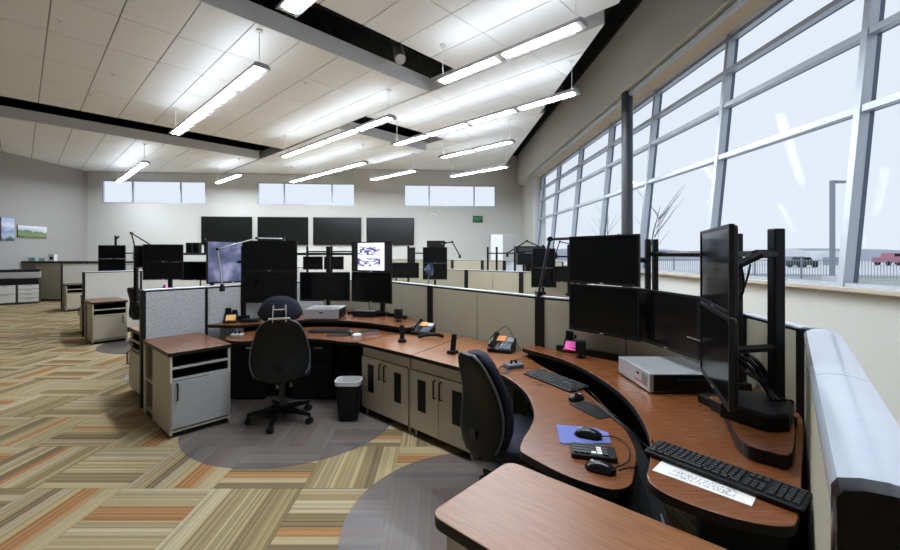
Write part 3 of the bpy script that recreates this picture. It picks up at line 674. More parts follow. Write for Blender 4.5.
def office_chair(x, y, r, label, headrest=False, zs=.50, top=1.0, wback=.50, grp='office chairs at the consoles'):
    c = empty('office_chair', label, 'chair', (x, y, 0), r, grp)
    for k in range(5):
        a = R(90 + 72 * k + 20); ca, sa = math.cos(a), math.sin(a)
        rings = []
        for rr, ww, z0, z1 in ((.03, .045, .085, .14), (.16, .036, .085, .125), (.31, .024, .075, .10)):
            rings.append([(rr * ca - sa * t, rr * sa + ca * t, z) for t, z in ((-ww / 2, z0), (ww / 2, z0), (ww / 2, z1), (-ww / 2, z1))])
        lg = MB().loft(rings).build('base_leg', 'black_gloss', c, .004)
        mb = MB(); px, py = .30 * ca, .30 * sa
        for s_ in (-1, 1): mb.tube([(px - sa * s_ * .008, py + ca * s_ * .008, .030), (px - sa * s_ * .026, py + ca * s_ * .026, .030)], .030, 14)
        mb.tube([(px, py, .03), (px, py, .085)], .008, 6); mb.build('caster', 'black', lg)
    MB().cyl(0, 0, .08, .15, .045, 16).build('hub', 'black', c, smooth=True); MB().cyl(0, 0, .15, zs - .09, .025, 12).build('gas_column', 'steel_dark', c, smooth=True)
    box('mechanism', 'black', c, -.10, .10, -.16, .12, zs - .10, zs - .055, .012)
    rings = [[(a * q, .02 + b_ * q, zs + dz) for a, b_ in sup(.53, .50, .55, 28)] for dz, q in ((-.06, .80), (-.045, .97), (-.01, 1.0), (.02, .97), (.038, .82))]
    MB().loft(rings).build('seat_cushion', 'chair_fabric', c, smooth=True)
    # backrest: rings up the back, wider in the middle, lumbar curve; shell behind, padding in front
    PR = ((0, .50), (.05, .74), (.13, .90), (.27, 1.0), (.42, .99), (.56, .93), (.70, .85), (.82, .75), (.90, .65), (.96, .50), (1, .30))
    def prof_at(t):
        for (a, u), (c, v) in zip(PR, PR[1:]):
            if t <= c: return u + (v - u) * (t - a) / (c - a)
        return PR[-1][1]
    zs0 = zs - .04; N = 22; shell, pad = [], []
    for i in range(N):
        t = i / (N - 1); z = zs0 + (top - zs0) * t
        w_ = wback * prof_at(t)
        yb = -.255 - .05 * t + .05 * math.sin(math.pi * t) ** 1.5
        sh, pd = [], []
        for a, b_ in sup(w_, .05, .75, 20): sh.append((a, yb - .03 + b_ + .10 * (a / wback) ** 2, z))
        for a, b_ in sup(w_ * .985, .085, .7, 20): pd.append((a * .99, yb + .035 + b_ + .10 * (a / wback) ** 2, z + .004))
        shell.append(sh); pad.append(pd)
    MB().loft(shell).build('back_shell', 'chair_shell', c, smooth=True)
    pdo = MB().loft(pad).build('back_cushion', 'chair_fabric', c, smooth=True)
    edge = [max(r_, key=lambda p: p[0]) for r_ in shell]; edge2 = [(-p[0], p[1], p[2]) for p in edge]
    path = edge2[:] + edge[::-1]
    MB().tube([(p[0], p[1] - .004, p[2]) for p in path[2:-2]], .006, 6).build('piping', 'chair_pipe', c, smooth=True)
    MB().loft([[(-.04, -.14, zs - .09), (.04, -.14, zs - .09), (.04, -.14, zs - .06), (-.04, -.14, zs - .06)], [(-.04, -.29, zs - .07), (.04, -.29, zs - .07), (.04, -.26, zs - .05), (-.04, -.26, zs - .05)], [(-.035, -.31, zs + .10), (.035, -.31, zs + .10), (.035, -.285, zs + .10), (-.035, -.285, zs + .10)]]).build('back_bar', 'black', c)
    if headrest:
        y_ = -.335
        rings = []
        for i in range(11):
            u = -1 + 2 * i / 10; hh = .20 * math.sqrt(max(.03, 1 - abs(u) ** 3)); xx = u * .192
            rings.append([(xx, y_ + .04 + .085 * u * u * 1 + b_ * .075, top + .095 - .05 * u * u + a * hh) for a, b_ in [(math.cos(q), math.sin(q) * .5) for q in [2 * math.pi * k / 12 for k in range(12)]] for a in [a * .55]])
        MB().loft(rings).build('headrest_cushion', 'chair_fabric', c, smooth=True)
        br = MB(); yy = y_ - .03
        for s_ in (-1, 1): br.tube([(s_ * .055, yy + .01, top - .02), (s_ * .055, yy, top + .03), (s_ * .05, yy + .02, top + .13)], .007, 6)
        br.tube([(-.09, yy, top + .012), (.09, yy, top + .012)], .010, 6); br.tube([(-.052, yy + .01, top + .09), (.052, yy + .01, top + .09)], .006, 6)
        br.build('headrest_bracket', 'chrome', c, smooth=True)
    return c
def chair_mat(x, y, r_, label, sq=1):
    pts = [(r_ * math.cos(2 * math.pi * i / 64), r_ * sq * math.sin(2 * math.pi * i / 64)) for i in range(64)]
    o = MB().prism(pts, .0005, .004).build('chair_mat', 'vinyl', None, loc=(x, y, 0)); tag(o, label, 'mat', 'round vinyl chair mats')
def cable(pts, label, r_=.004, m='black', name='cable'):
    o = MB().tube(smooth(pts, 6, False), r_, 6).build(name, m, None, smooth=True); tag(o, label, 'cable', 'loose console cables'); return o

# ------------------------------------------------------------ near console (window side)
FZ, RZ = .725, .80
con = empty('dispatch_console', 'curved brown console holding the long keyboard and five black monitors', 'desk', (.95, 2.3, 0))
def loc(pts): return [(x - .95, y - 2.3) for x, y in pts]
front = [(.44, 3.03), (.485, 2.92), (.525, 2.78), (.55, 2.62), (.552, 2.46), (.525, 2.24), (.465, 2.07), (.40, 1.94), (.368, 1.84), (.385, 1.785), (.49, 1.64), (.59, 1.555), (.665, 1.525), (.735, 1.56), (.79, 1.65), (.87, 1.80), (.915, 1.95), (.945, 2.12), (.95, 2.32), (.945, 2.50), (.93, 2.75), (.87, 3.0), (.80, 3.25), (.745, 3.50), (.62, 3.36), (.50, 3.20)]
worktop('keyboard_surface', smooth(loc(front), 4), FZ, con, .035)
rear = [(.72, 3.50), (.86, 3.28), (.975, 3.04), (1.045, 2.68), (1.045, 2.30), (.99, 2.0), (.91, 1.76), (.81, 1.57), (.75, 1.47), (.75, 1.39), (.81, 1.31), (.91, 1.235), (1.02, 1.205), (1.10, 1.25), (1.35, 1.52), (1.76, 1.98), (1.84, 2.16), (1.87, 2.48), (1.50, 2.93), (1.06, 3.33), (.86, 3.57)]
worktop('monitor_surface', smooth(loc(rear), 4), RZ, con, .035)
tray = [(.80, 3.2), (.85, 2.9), (.88, 2.5), (.87, 2.1), (.80, 1.8), (.72, 1.62), (.85, 1.50), (1.0, 1.9), (1.1, 2.3), (1.1, 2.7), (1.02, 3.05), (.9, 3.3)]
MB().prism(loc(tray), .56, .60).build('gap_shade', 'dark_panel', con)  # dark sheet added below the gap to stand for its shade
for k, (x, y) in enumerate(((.62, 1.72), (.80, 2.95), (1.25, 1.62), (1.40, 2.80))):
    box('lift_leg', 'dark_panel', con, x - .99, x - .91, y - 2.36, y - 2.24, .03, .69); box('foot', 'dark_panel', con, x - 1.15, x - .75, y - 2.35, y - 2.25, 0, .03, .005)
MB().prism(loc([(1.25, 1.47), (1.28, 1.44), (1.74, 2.0), (1.78, 2.46), (1.42, 2.92), (1.0, 3.32), (.98, 3.30), (1.40, 2.90), (1.74, 2.45), (1.70, 2.02)]), .05, .76).build('modesty_panel', 'dark_panel', con)
MB().prism(loc([(.76, 3.46), (.79, 3.50), (1.01, 3.33), (.98, 3.29)]), .05, .76).build('modesty_panel', 'dark_panel', con)  # dark filler added for the black shadow under the surface's end
MB().prism(loc([(.83, 1.30), (1.04, 1.22), (1.24, 1.44), (1.02, 1.62)]), .02, .76).build('support_box', 'dark_panel', con)
MB().prism(smooth(loc([(1.42, 2.15), (1.40, 2.02), (1.32, 1.86), (1.235, 1.70), (1.21, 1.60), (1.25, 1.55), (1.33, 1.54), (1.62, 1.87), (1.68, 2.02), (1.60, 2.15)]), 4), RZ + .001, RZ + .055, 0, 1).build('riser_shelf', ['wood', 'edge'], con, .004)
MB().prism(loc([(.98, 3.40), (1.01, 3.43), (1.42, 3.03), (1.39, 3.0)]), RZ, RZ + .045).build('back_ledge', 'black', con)
# near pedestal tabletop
nt_ = empty('return_table', 'pale brown rounded tabletop on a beige pedestal beside the near partition', 'table', (.30, 1.73, 0), -43.2)
worktop('tabletop', rrect(.905, .485, .05, 6, .4525, -.2425), FZ + .005, nt_, .04, 'wood_top')
box('pedestal_side', 'beige', nt_, .06, .08, -.44, -.04, .03, FZ - .036); box('pedestal_front', 'beige', nt_, .06, .86, -.46, -.44, .03, FZ - .036); box('pedestal_back', 'beige', nt_, .06, .86, -.04, -.02, .03, FZ - .036); box('plinth', 'edge', nt_, .08, .84, -.42, -.06, 0, .03)

# partitions of the near console
P1 = [(-.75, 5.80), (-.07, 4.90), (.92, 3.64), (1.95, 2.58), (1.868, 2.07), (.668, .672)]
partition(P1[0], P1[1], 'beige partition panel behind the cordless phones, next to the lit document screen')
partition(P1[1], P1[2], 'long beige partition of two tiles behind the wired desk phone', seams=1)
partition(P1[2], P1[3], 'beige partition panel behind the stacked monitors by the column', seams=1)
partition(P1[3], P1[4], 'short beige partition behind the thick black monitor posts')
for p, lb in zip(P1[1:5], ('black partition post behind the orange noted desk phone', 'black partition post below the swing arm lamp clamp', 'black partition post behind the middle lower monitor', 'black corner post by the rounded silver capped partition')): post(*p, lb, r=-45)
ep = empty('end_partition', 'thick end partition with a rounded shiny silver cap and black end', 'panel', (P1[5][0], P1[5][1], 0), math.degrees(math.atan2(P1[4][1] - P1[5][1], P1[4][0] - P1[5][0])))
L = math.dist(P1[4], P1[5])
box('core', 'edge', ep, 0, L, -.105, .0, .0, 1.17); box('inner_tile', 'beige_panel', ep, .0, L - .03, .0, .014, .06, 1.17, .003); box('outer_tile', 'beige_panel', ep, .02, L, -.119, -.105, .06, 1.17, .003)
prof = [(.016, 1.165), (.016, 1.205), (.008, 1.219), (-.02, 1.228), (-.052, 1.231), (-.085, 1.228), (-.115, 1.217), (-.123, 1.20), (-.123, 1.165)]
for (a, c) in ((.03, L * .44), (L * .44 + .004, L - .02)): MB().loft([[(x, yy, z) for yy, z in prof] for x in (a, c)]).build('cap_section', 'cap_near', ep, smooth=True)
MB().loft([[(x, yy * q + -.052 * (1 - q), z) for yy, z in prof + [(-.121, 0), (.016, 0)]] for x, q in ((-.02, .93), (-.008, 1), (.029, 1))]).build('end_trim', 'black_gloss', ep, smooth=True)

# monitors and mount of the near console
monitor(1.235, 3.08, 1.555, -55, 'upper monitor of the stacked pair next to the dark column')
monitor(1.235, 3.08, 1.178, -55, 'lower monitor of the stacked pair, above the pink sticky notes')
monitor(1.478, 2.645, 1.172, -84, 'lower middle monitor standing above the silver desktop computer', w=.585)
monitor(1.292, 1.91, 1.535, -113.8, 'upper monitor seen edge on beside the thick black post', w=.634)
monitor(1.292, 1.91, 1.158, -113.8, 'lower monitor seen edge on above the black riser shelf', w=.634, scr='screen')
mount([(1.76, 2.42), (1.60, 1.94)], 'black post and rail mount with a thick post by the window', z0=RZ, rail=1.60, w=.05, arms=(((1.44, 1.86, 1.60), (1.60, 1.94, 1.60)), ((1.35, 1.885, 1.535), (1.45, 1.84, 1.60)), ((1.35, 1.885, 1.158), (1.60, 1.94, 1.158)), ((1.54, 2.64, 1.172), (1.76, 2.45, 1.172))))
mount([(1.60, 3.02), (1.545, 3.02)], 'twin slim black posts behind the stacked monitors', z0=RZ, rail=[1.60], w=.035, zt=1.71, arms=(((1.29, 3.118, 1.555), (1.545, 3.02, 1.555)), ((1.29, 3.118, 1.178), (1.545, 3.02, 1.178)), ((1.60, 3.02, 1.60), (1.735, 2.45, 1.60))))
mb_ = empty('cable_hub', 'black hexagonal mount base box on the riser shelf', 'mount base', (1.455, 1.87, RZ + .056), 45)
MB().loft([[(a * q, c * q, z) for a, c in ((-.17, -.06), (-.10, -.12), (.14, -.12), (.17, -.02), (.14, .12), (-.12, .12))] for z, q in ((0, 1), (.06, 1), (.075, .94))]).build('case', 'black', mb_, .005)
for k in range(4):
    o_ = .028 * k
    cable([(1.40 + o_, 2.30, 1.13 - o_ * .3), (1.47 + o_, 2.12, 1.10), (1.52 + o_ * .8, 2.02, 1.02 + o_ * .4), (1.53 + o_, 1.93, .99 - o_), (1.52 + o_, 1.86, .93)], 'thick black cable looping behind the edge on monitors', .011, 'black_gloss')
cable([(1.44, 1.95, 1.56), (1.49, 2.00, 1.42), (1.46, 2.06, 1.28), (1.50, 2.10, 1.12)], 'thin black cable dropping from the upper monitor arm', .005)
cable([(1.47, 1.93, 1.55), (1.50, 1.99, 1.48), (1.52, 2.06, 1.40), (1.44, 2.12, 1.25)], 'thin black cable dropping from the upper monitor arm', .005)

# small things on the near console
pc = empty('desktop_computer', 'silver flat desktop computer with a black side under the middle monitor', 'computer', (1.21, 2.34, RZ))
box('chassis', 'pc_silver', pc, .012, .42, 0, .41, .008, .115, .006); box('front_bezel', 'silver', pc, 0, .0125, .0, .41, .008, .115, .004); box('side_panel', 'black', pc, .02, .415, -.004, .0, .014, .11)
box('power_button', 'black', pc, -.002, 0, .13, .155, .075, .09); box('maker_mark', 'led_red', pc, -.0015, 0, .10, .18, .035, .045); box('side_bay', 'dark_panel', pc, .15, .38, -.012, -.004, .03, .085, .003)
for k in range(7): box('vent_slot', 'grey_laminate', pc, -.0015, 0, .03 + k * .01, .034 + k * .01, .03, .095)
for (a, c) in ((.03, .03), (.39, .03), (.03, .38), (.39, .38)): box('rubber_foot', 'black', pc, a - .012, a + .012, c - .012, c + .012, 0, .008)
sd = empty('card_reader', 'small black box with a round knob beside the silver computer', 'device', (1.50, 2.18, RZ), 5)
box('case', 'black', sd, -.09, .09, -.06, .05, 0, .045, .005); MB().tube([(0, -.06, .022), (0, -.078, .022)], .014, 12).build('knob', 'silver', sd, smooth=True)
keyboard(.80, 2.82, FZ, -62.4, 'grey edged black keyboard below the pink sticky notes', L=.46, d=.17)
mouse(.83, 2.46, FZ, -60, 'black mouse between keyboard and black pad')
tag(MB().prism([rotate(p, -70) for p in rrect(.24, .13, .01)], FZ, FZ + .004).build('mouse_pad', 'black', None, loc=(.865, 2.30, 0)), 'black mouse pad hanging over the cable gap', 'mouse pad')
bp_ = MB().prism([(.605, 2.095), (.785, 2.055), (.83, 2.0), (.80, 1.89), (.58, 1.885), (.565, 1.90)], FZ, FZ + .004).build('mouse_pad', 'blue_pad', None); tag(bp_, 'blue mouse pad under a black mouse', 'mouse pad')
mouse(.715, 1.955, FZ + .004, 62, 'black mouse lying on the blue mouse pad', s_=1.1)
kp = empty('number_keypad', 'black number keypad with light keys beside the blue pad', 'keypad', (.675, 1.785, FZ), -15)
MB().prism(rrect(.185, .115, .012), 0, .022).build('case', 'black', kp, .003); mb = MB(); mbw = MB()
for i in range(6):
    for j in range(4): (mbw if i == 4 and j < 3 or (i == 3 and j == 0) else mb).box(-.082 + i * .024, -.063 + i * .024, -.045 + j * .024, -.026 + j * .024, .022, .029)
mb.build('keys', 'key', kp, kind='stuff'); mbw.build('light_keys', 'white_plastic', kp, kind='stuff')
mouse(.655, 1.655, FZ, 60, 'black mouse between the number keypad and the desk edge', s_=1.05)
keyboard(1.02, 1.482, RZ + .006, -52.6, 'long slim black keyboard lying over a white paper', L=.485, d=.135, tilt=2)
pp = MB().box(-.148, .148, -.09, .06, 0, .0015).build('paper_sheet', 'printed_paper', None, loc=(.958, 1.468, RZ + .0005), rot=(0, 0, R(-47))); tag(pp, 'white printed sheet tucked under the long keyboard', 'paper')
note_holder(1.10, 3.36, RZ, -30, 'black note holder with pink sticky notes by the stacked monitors', 'pink')
speaker(1.10, 3.16, RZ, -20, 'small black speaker beside the pink sticky notes', .85)
for k, pts in enumerate(([(.87, 2.62, .74), (.92, 2.40, .73), (.93, 2.05, .74), (.98, 1.90, .70), (.90, 1.72, .82)], [(.90, 2.35, .735), (.935, 2.1, .725), (.86, 1.85, .68), (.76, 1.62, .70), (.74, 1.45, .62)], [(.72, 1.63, .74), (.78, 1.66, .735), (.83, 1.70, .70), (.80, 1.55, .64), (.745, 1.42, .60)], [(.76, 1.92, .745), (.83, 1.94, .735), (.86, 1.86, .735), (.80, 1.72, .735), (.72, 1.66, .735)], [(.78, 2.9, .74), (.95, 2.72, .73), (.98, 2.4, .70), (.96, 2.1, .68), (.88, 1.80, .66)])):
    cable(pts, ('thin black cable running from the mouse by the black pad to the long keyboard', 'thin black cable dropping from the black pad into the console gap', 'thin black cable of the mouse at the desk edge', 'thin black cable curling from the blue pad to the edge mouse', 'thin black cable from the near keyboard down the console gap')[k], .0032)
cable([(.70, 1.50, .66), (.73, 1.40, .58), (.76, 1.36, .64), (.79, 1.45, .68)], 'pale grey cable loop hanging below the paper', .004, 'silver')
arm_lamp([(.90, 3.66, 1.25), (1.02, 3.74, 1.735), (1.62, 3.68, 1.755), (1.72, 3.55, 1.60)], 'black swing arm lamp clamped on the long beige partition', r_=.013)

# shared worktops and cabinets between the two consoles
cabs = empty('shared_worktop', 'brown worktop with the cordless phone of the console by the fabric partition', 'worktop', (0, 0, 0))
worktop('top_slab', [(-.80, 4.075), (-.232, 3.567), (.265, 4.375), (-.115, 4.86), (-.36, 4.56)], FZ - .003, cabs, .034, 'wood_top')
cabs2 = empty('shared_worktop', 'brown worktop carrying the desk phone with the looped wire', 'worktop', (0, 0, 0))
worktop('top_slab', [(-.228, 3.563), (.25, 3.095), (.43, 3.055), (.49, 3.21), (.61, 3.375), (.735, 3.515), (.86, 3.625), (.27, 4.37)], FZ - .003, cabs2, .034, 'wood_top')
double_cabinet(-.755, 4.14, -44, 'beige two door cabinet with black vents next to the waste bin')
double_cabinet(-.235, 3.638, -44, 'beige two door cabinet with black vents partly behind the office chair')
desk_phone(.58, 3.72, FZ, -25, 'black desk phone with an orange note and looped wire', 'orange', True)
cordless(.13, 3.62, FZ, -35, 'cordless phone upright on the worktop behind the near chair')
dv = empty('headset_box', 'small grey box with two knobs beside the keyboard', 'device', (.585, 3.17, FZ), 20); box('case', 'key_blue', dv, -.07, .07, -.045, .045, 0, .03, .008)
for k in (-.02, .02): MB().cyl(k, 0, .03, .055, .010, 10).build('knob', 'black', dv)
for (x, y) in ((.495, 3.02), (.535, 3.09)):
    g = MB().cyl(0, 0, 0, .004, .028, 16).build('cable_grommet', 'black', None, loc=(x, y, FZ)); tag(g, 'round black cable grommet in the console surface', 'grommet', 'grommets by the headset box')
chair_mat(.36, 2.40, .92, 'round clear mat under the near chair and return table'); office_chair(.475, 2.60, -62, 'black office chair seen from behind, tucked into the near console', zs=.45, top=1.005, wback=.44)

# ------------------------------------------------------------ console with the fabric partition (office chair with headrest)
con2 = empty('dispatch_console', 'curved brown console with the lit document screen and headrest chair', 'desk', (-1.4, 4.6, 0))
def loc2(pts): return [(x + 1.4, y - 4.6) for x, y in pts]
front2 = [(-2.24, 4.37), (-2.19, 4.23), (-2.09, 4.14), (-1.95, 4.12), (-1.70, 4.22), (-1.43, 4.27), (-1.15, 4.20), (-.95, 4.10), (-.80, 4.09), (-.55, 4.36), (-.37, 4.58), (-.65, 4.74), (-.95, 4.84), (-1.30, 4.92), (-1.65, 4.88), (-1.95, 4.74), (-2.2, 4.56)]
worktop('keyboard_surface', smooth(loc2(front2), 4), FZ, con2, .035)
rear2 = [(-2.60, 4.69), (-2.46, 4.62), (-2.23, 4.62), (-1.95, 4.79), (-1.67, 4.95), (-1.3, 4.97), (-.92, 4.84), (-.6, 4.63), (-.36, 4.46), (-.20, 4.62), (-.20, 4.95), (-.75, 5.66), (-1.0, 5.86), (-1.6, 5.86), (-2.14, 5.18)]
worktop('monitor_surface', smooth(loc2(rear2), 4), RZ, con2, .035)
MB().prism(loc2([(-2.3, 4.85), (-1.9, 5.05), (-1.3, 5.25), (-.8, 5.0), (-.45, 4.75), (-.42, 4.80), (-.8, 5.08), (-1.3, 5.32), (-1.95, 5.12), (-2.32, 4.92)]), .05, .76).build('modesty_panel', 'dark_panel', con2)
for (x, y) in ((-1.75, 4.66), (-.62, 4.60)): box('lift_leg', 'dark_panel', con2, x + 1.36, x + 1.44, y - 4.66, y - 4.54, .03, .69); box('foot', 'dark_panel', con2, x + 1.2, x + 1.6, y - 4.65, y - 4.55, 0, .03, .005)
for (x, lb) in ((-2.12, 'black drawer unit under the console between chair and pedestal'), (-1.38, 'black drawer unit under the console behind the headrest chair')):
    du = empty('drawer_unit', lb, 'drawer unit', (x, 4.50, 0)); box('body', 'dark_panel', du, -.22, .22, 0, .30, .02, .66, .004); box('drawer_front', 'dark_panel', du, -.215, .215, -.016, 0, .43, .655, .003); box('drawer_front', 'dark_panel', du, -.215, .215, -.016, 0, .03, .42, .003)
    box('pull', 'silver', du, .02, .12, -.03, -.016, .565, .585, .003); box('plinth', 'black', du, -.2, .2, .02, .28, 0, .02)
MB().prism(loc2([(-1.2, 5.44), (-1.2, 5.48), (-.72, 5.44), (-.38, 5.05), (-.41, 5.02), (-.74, 5.40)]), RZ, RZ + .04).build('back_ledge', 'black', con2)
P2 = [(-3.08, 4.28), (-2.68, 4.73), (-2.22, 5.26), (-1.66, 5.95), (-1.0, 6.02), (-.75, 5.80)]
partition(P2[0], P2[1], 'grey fabric partition behind the wooden top of the grey door pedestal', 'grey_fabric')
partition(P2[1], P2[2], 'grey fabric partition below the angled blue display', 'grey_fabric')
partition(P2[2], P2[3], 'grey fabric partition behind the stacked dark monitors and headrest chair', 'grey_fabric')
partition(P2[3], P2[4], 'beige partition behind the silver computer of the headrest chair console')
partition(P2[4], P2[5], 'narrow beige partition behind the lit document screen')
for p, lb in zip(P2[:5] , ('black end post of the fabric partition by the striped carpet', 'slim black post between the two grey fabric partitions', 'black post behind the angled blue display', 'black post behind the lower middle monitor of the headrest console', 'black post behind the lit document screen')): post(*p, lb, r=48, w=.03 if 'slim' in lb else .05)
post(*P2[5], 'black post joining both console partitions behind the small speaker', r=-45)
pedestal(-2.31, 3.53, 48, 'grey door pedestal with brown top and two black slots beside headrest chair')
op = pedestal(-3.60, 4.80, -42, 'beige pedestal with pale top backing onto the grey fabric partition', w=.64, d=.48, door='beige', top='wood_top')
# monitors
monitor(-2.05, 5.0, 1.575, 0, 'upper dark monitor above the headrest chair', w=.665, h=.375)
monitor(-2.05, 5.0, 1.195, 0, 'lower dark monitor directly above the headrest chair', w=.665, h=.385)
monitor(-1.46, 5.3, 1.18, 0, 'single wide dark monitor above the silver computer', w=.645, h=.375)
monitor(-.83, 5.12, 1.565, -28, 'monitor lit with a white document page', w=.615, h=.375, scr='screen_doc')
monitor(-.83, 5.12, 1.185, -28, 'dark monitor below the lit document screen', w=.615, h=.38)
monitor(-2.47, 4.93, 1.505, 48, 'angled display with a painted blue window reflection over the fabric partition', w=.58, h=.50, scr='screen_reflection')
mount([(-2.38, 5.02), (-2.05, 5.16), (-1.46, 5.46), (-.72, 5.30)], 'black rail mount carrying the headrest console monitors', z0=RZ, rail=1.60, w=.05, zt=1.70, arms=(((-2.05, 5.06, 1.575), (-2.05, 5.16, 1.575)), ((-2.05, 5.06, 1.195), (-2.05, 5.16, 1.195)), ((-1.46, 5.36, 1.18), (-1.46, 5.46, 1.18)), ((-.80, 5.17, 1.565), (-.72, 5.30, 1.565)), ((-.80, 5.17, 1.185), (-.72, 5.30, 1.185)), ((-2.44, 4.97, 1.505), (-2.38, 5.02, 1.505))))
arm_lamp([(-1.90, 5.12, 1.73), (-1.92, 5.10, 1.79), (-2.12, 4.80, 1.785), (-2.46, 4.58, 1.655), (-2.40, 4.56, 1.24)], 'silver swing arm lamp reaching across the angled blue display', 'silver', .008)
pc = empty('desktop_computer', 'silver flat desktop computer under the single wide monitor', 'computer', (-1.64, 5.0, RZ))
box('chassis', 'pc_silver', pc, 0, .43, .012, .40, .008, .125, .006); box('front_bezel', 'silver', pc, 0, .43, 0, .0125, .008, .125, .004); box('power_button', 'black', pc, .19, .24, -.002, 0, .075, .09); box('side_panel', 'black', pc, .43, .434, .01, .39, .014, .118)
for a in (.04, .39): box('rubber_foot', 'black', pc, a - .012, a + .012, .03, .06, 0, .008)
bx_ = empty('console_box', 'small black box under the document screen', 'device', (-.92, 5.30, RZ), -15); box('case', 'black', bx_, -.16, .14, -.10, .10, 0, .075, .006); box('front_plate', 'dark_panel', bx_, -.15, .13, -.104, -.10, .01, .065); 
speaker(-.47, 4.86, RZ, -10, 'small black speaker beside the document screen')
note_holder(-2.44, 4.83, RZ, 20, 'black holder with orange sticky note under the arm lamp', 'yellow_note')
bk = empty('binder', 'flat black binder lying behind the sticky note holder', 'binder', (-2.22, 4.86, RZ), 12); box('cover', 'black', bk, -.10, .10, -.07, .07, 0, .028, .004); box('spine', 'dark_panel', bk, -.106, -.10, -.07, .07, 0, .03)
dv = empty('headset_box', 'small grey box with two knobs left alone on the console corner', 'device', (-2.12, 4.33, FZ), 10); box('case', 'silver', dv, -.06, .06, -.045, .045, 0, .035, .008)
for k in (-.02, .02): MB().cyl(k, 0, .035, .06, .010, 10).build('knob', 'black', dv)
keyboard(-1.22, 4.62, FZ, 3, 'black keyboard in front of the silver computer under the wide monitor', L=.46)
mouse(-.93, 4.42, FZ, 20, 'black mouse on the small black pad near document screen', s_=1.05)
mouse(-.86, 4.35, FZ, -60, 'silver topped mouse beside the black pad', 'silver')
tag(MB().prism([rotate(p, 10) for p in rrect(.22, .16, .01)], FZ, FZ + .004).build('mouse_pad', 'black', None, loc=(-1.08, 4.42, 0)), 'black mouse pad in front of the keyboard by document screen', 'mouse pad')
bk = empty('notebook', 'silver edged closed notebook lying askew by the document screen', 'notebook', (-.76, 4.52, FZ), 25); box('cover', 'black', bk, -.11, .11, -.05, .05, .022, .026); box('pages', 'silver', bk, -.108, .108, -.048, .048, .003, .022); box('lower_cover', 'black', bk, -.11, .11, -.05, .05, 0, .003)
cordless(-.36, 4.10, FZ, 10, 'cordless phone upright on the worktop by the shared cabinet seam')
desk_phone(-.16, 4.50, FZ, -25, 'black desk phone with an orange note before the black post', 'orange')
hs = MB().tube(smooth([(-.20, 4.22, FZ + .02), (-.12, 4.20, FZ + .045), (-.02, 4.22, FZ + .045), (.05, 4.27, FZ + .018)], 4, False), .018, 8).build('spare_handset', 'black_gloss', None, smooth=True); tag(hs, 'loose black telephone handset in front of the desk phone', 'handset')
chair_mat(-1.40, 4.02, .97, 'round clear mat under the headrest chair'); office_chair(-1.50, 3.95, 17, 'black office chair with headrest, its back turned, on a round mat', True, top=1.02, wback=.515)
bn = empty('waste_bin', 'black waste bin with white liner beside the vented cabinet', 'bin', (-.865, 3.98, 0))
rg = lambda q, z: [(a * q, c * q, z) for a, c in rrect(.24, .20, .05, 4)]
MB().loft([rg(.75, 0), rg(1, .36), rg(.95, .36), rg(.72, .02)]).build('bucket', 'black', bn, smooth=True)
MB().loft([rg(1.02, .345), rg(1.06, .385), rg(.94, .385), rg(.80, .20)], cap=False).build('liner_bag', 'liner', bn, smooth=True)
bg_ = empty('floor_bag', 'dark soft bag standing under the console behind the chair', 'bag', (-1.05, 4.66, 0), 10)
MB().loft([[(a * q, c * q2, z) for a, c in sup(.42, .22, .6, 18)] for z, q, q2 in ((0, .9, 1), (.05, 1, 1.05), (.2, .9, .8), (.29, .7, .35), (.31, .66, .2))]).build('sack', 'chair_shell', bg_, smooth=True); MB().tube(smooth([(-.12, 0, .28), (-.06, 0, .40), (.06, 0, .40), (.12, 0, .28)], 4, False), .01, 6).build('strap', 'black', bg_)

# ------------------------------------------------------------ consoles further back on the aisle
def station_desk(x, y, r, label, k=1.0):
    d = empty('dispatch_console', label, 'desk', (x, y, 0), r)
    sx = lambda pts: [(a * k, c) for a, c in pts]
    worktop('keyboard_surface', smooth(sx([(-.75, .0), (-.4, .18), (0, .25), (.4, .18), (.75, 0), (1.0, .35), (.6, .62), (0, .7), (-.6, .62), (-1.0, .35)]), 3), FZ, d)
    worktop('monitor_surface', smooth(sx([(-1.0, .45), (-.5, .72), (0, .80), (.5, .72), (1.0, .45), (1.1, .9), (.6, 1.2), (0, 1.28), (-.6, 1.2), (-1.1, .9)]), 3), RZ, d)
    box('modesty_panel', 'dark_panel', d, -.8 * k, .8 * k, .70, .74, .03, .76); box('lift_leg', 'dark_panel', d, -.75 * k, -.65 * k, .4, .5, 0, .69); box('lift_leg', 'dark_panel', d, .65 * k, .75 * k, .4, .5, 0, .69)
    return d
# between the fabric partition and the next pedestal
station_desk(-3.70, 5.75, 0, 'brown console behind the grey fabric partition with two stacked dark monitors', .62)
chair_mat(-3.40, 5.80, .82, 'round clear mat peeking past the beige backing pedestal')
monitor(-4.14, 6.18, 1.612, 8, 'upper dark monitor of the stack over the fabric partition', w=.56, h=.266)
monitor(-4.14, 6.18, 1.344, 8, 'lower dark monitor of the stack over the fabric partition', w=.56, h=.266)
monitor(-3.88, 6.55, 1.33, -8, 'small dark monitor beside the stack over the fabric partition', w=.50, h=.30)
monitor(-4.50, 6.24, 1.56, 48, 'narrow angled monitor tucked against the stack over the fabric partition', w=.22, h=.34)
mount([(-4.75, 6.45), (-4.14, 6.34), (-3.72, 6.75)], 'black rail mount holding the stack beyond the fabric partition', z0=RZ, rail=1.60, zt=1.66, w=.05, arms=(((-4.15, 6.24, 1.612), (-4.14, 6.34, 1.612)), ((-4.15, 6.24, 1.344), (-4.14, 6.34, 1.344)), ((-3.87, 6.61, 1.33), (-3.76, 6.72, 1.33)), ((-4.56, 6.28, 1.52), (-4.75, 6.45, 1.52))))
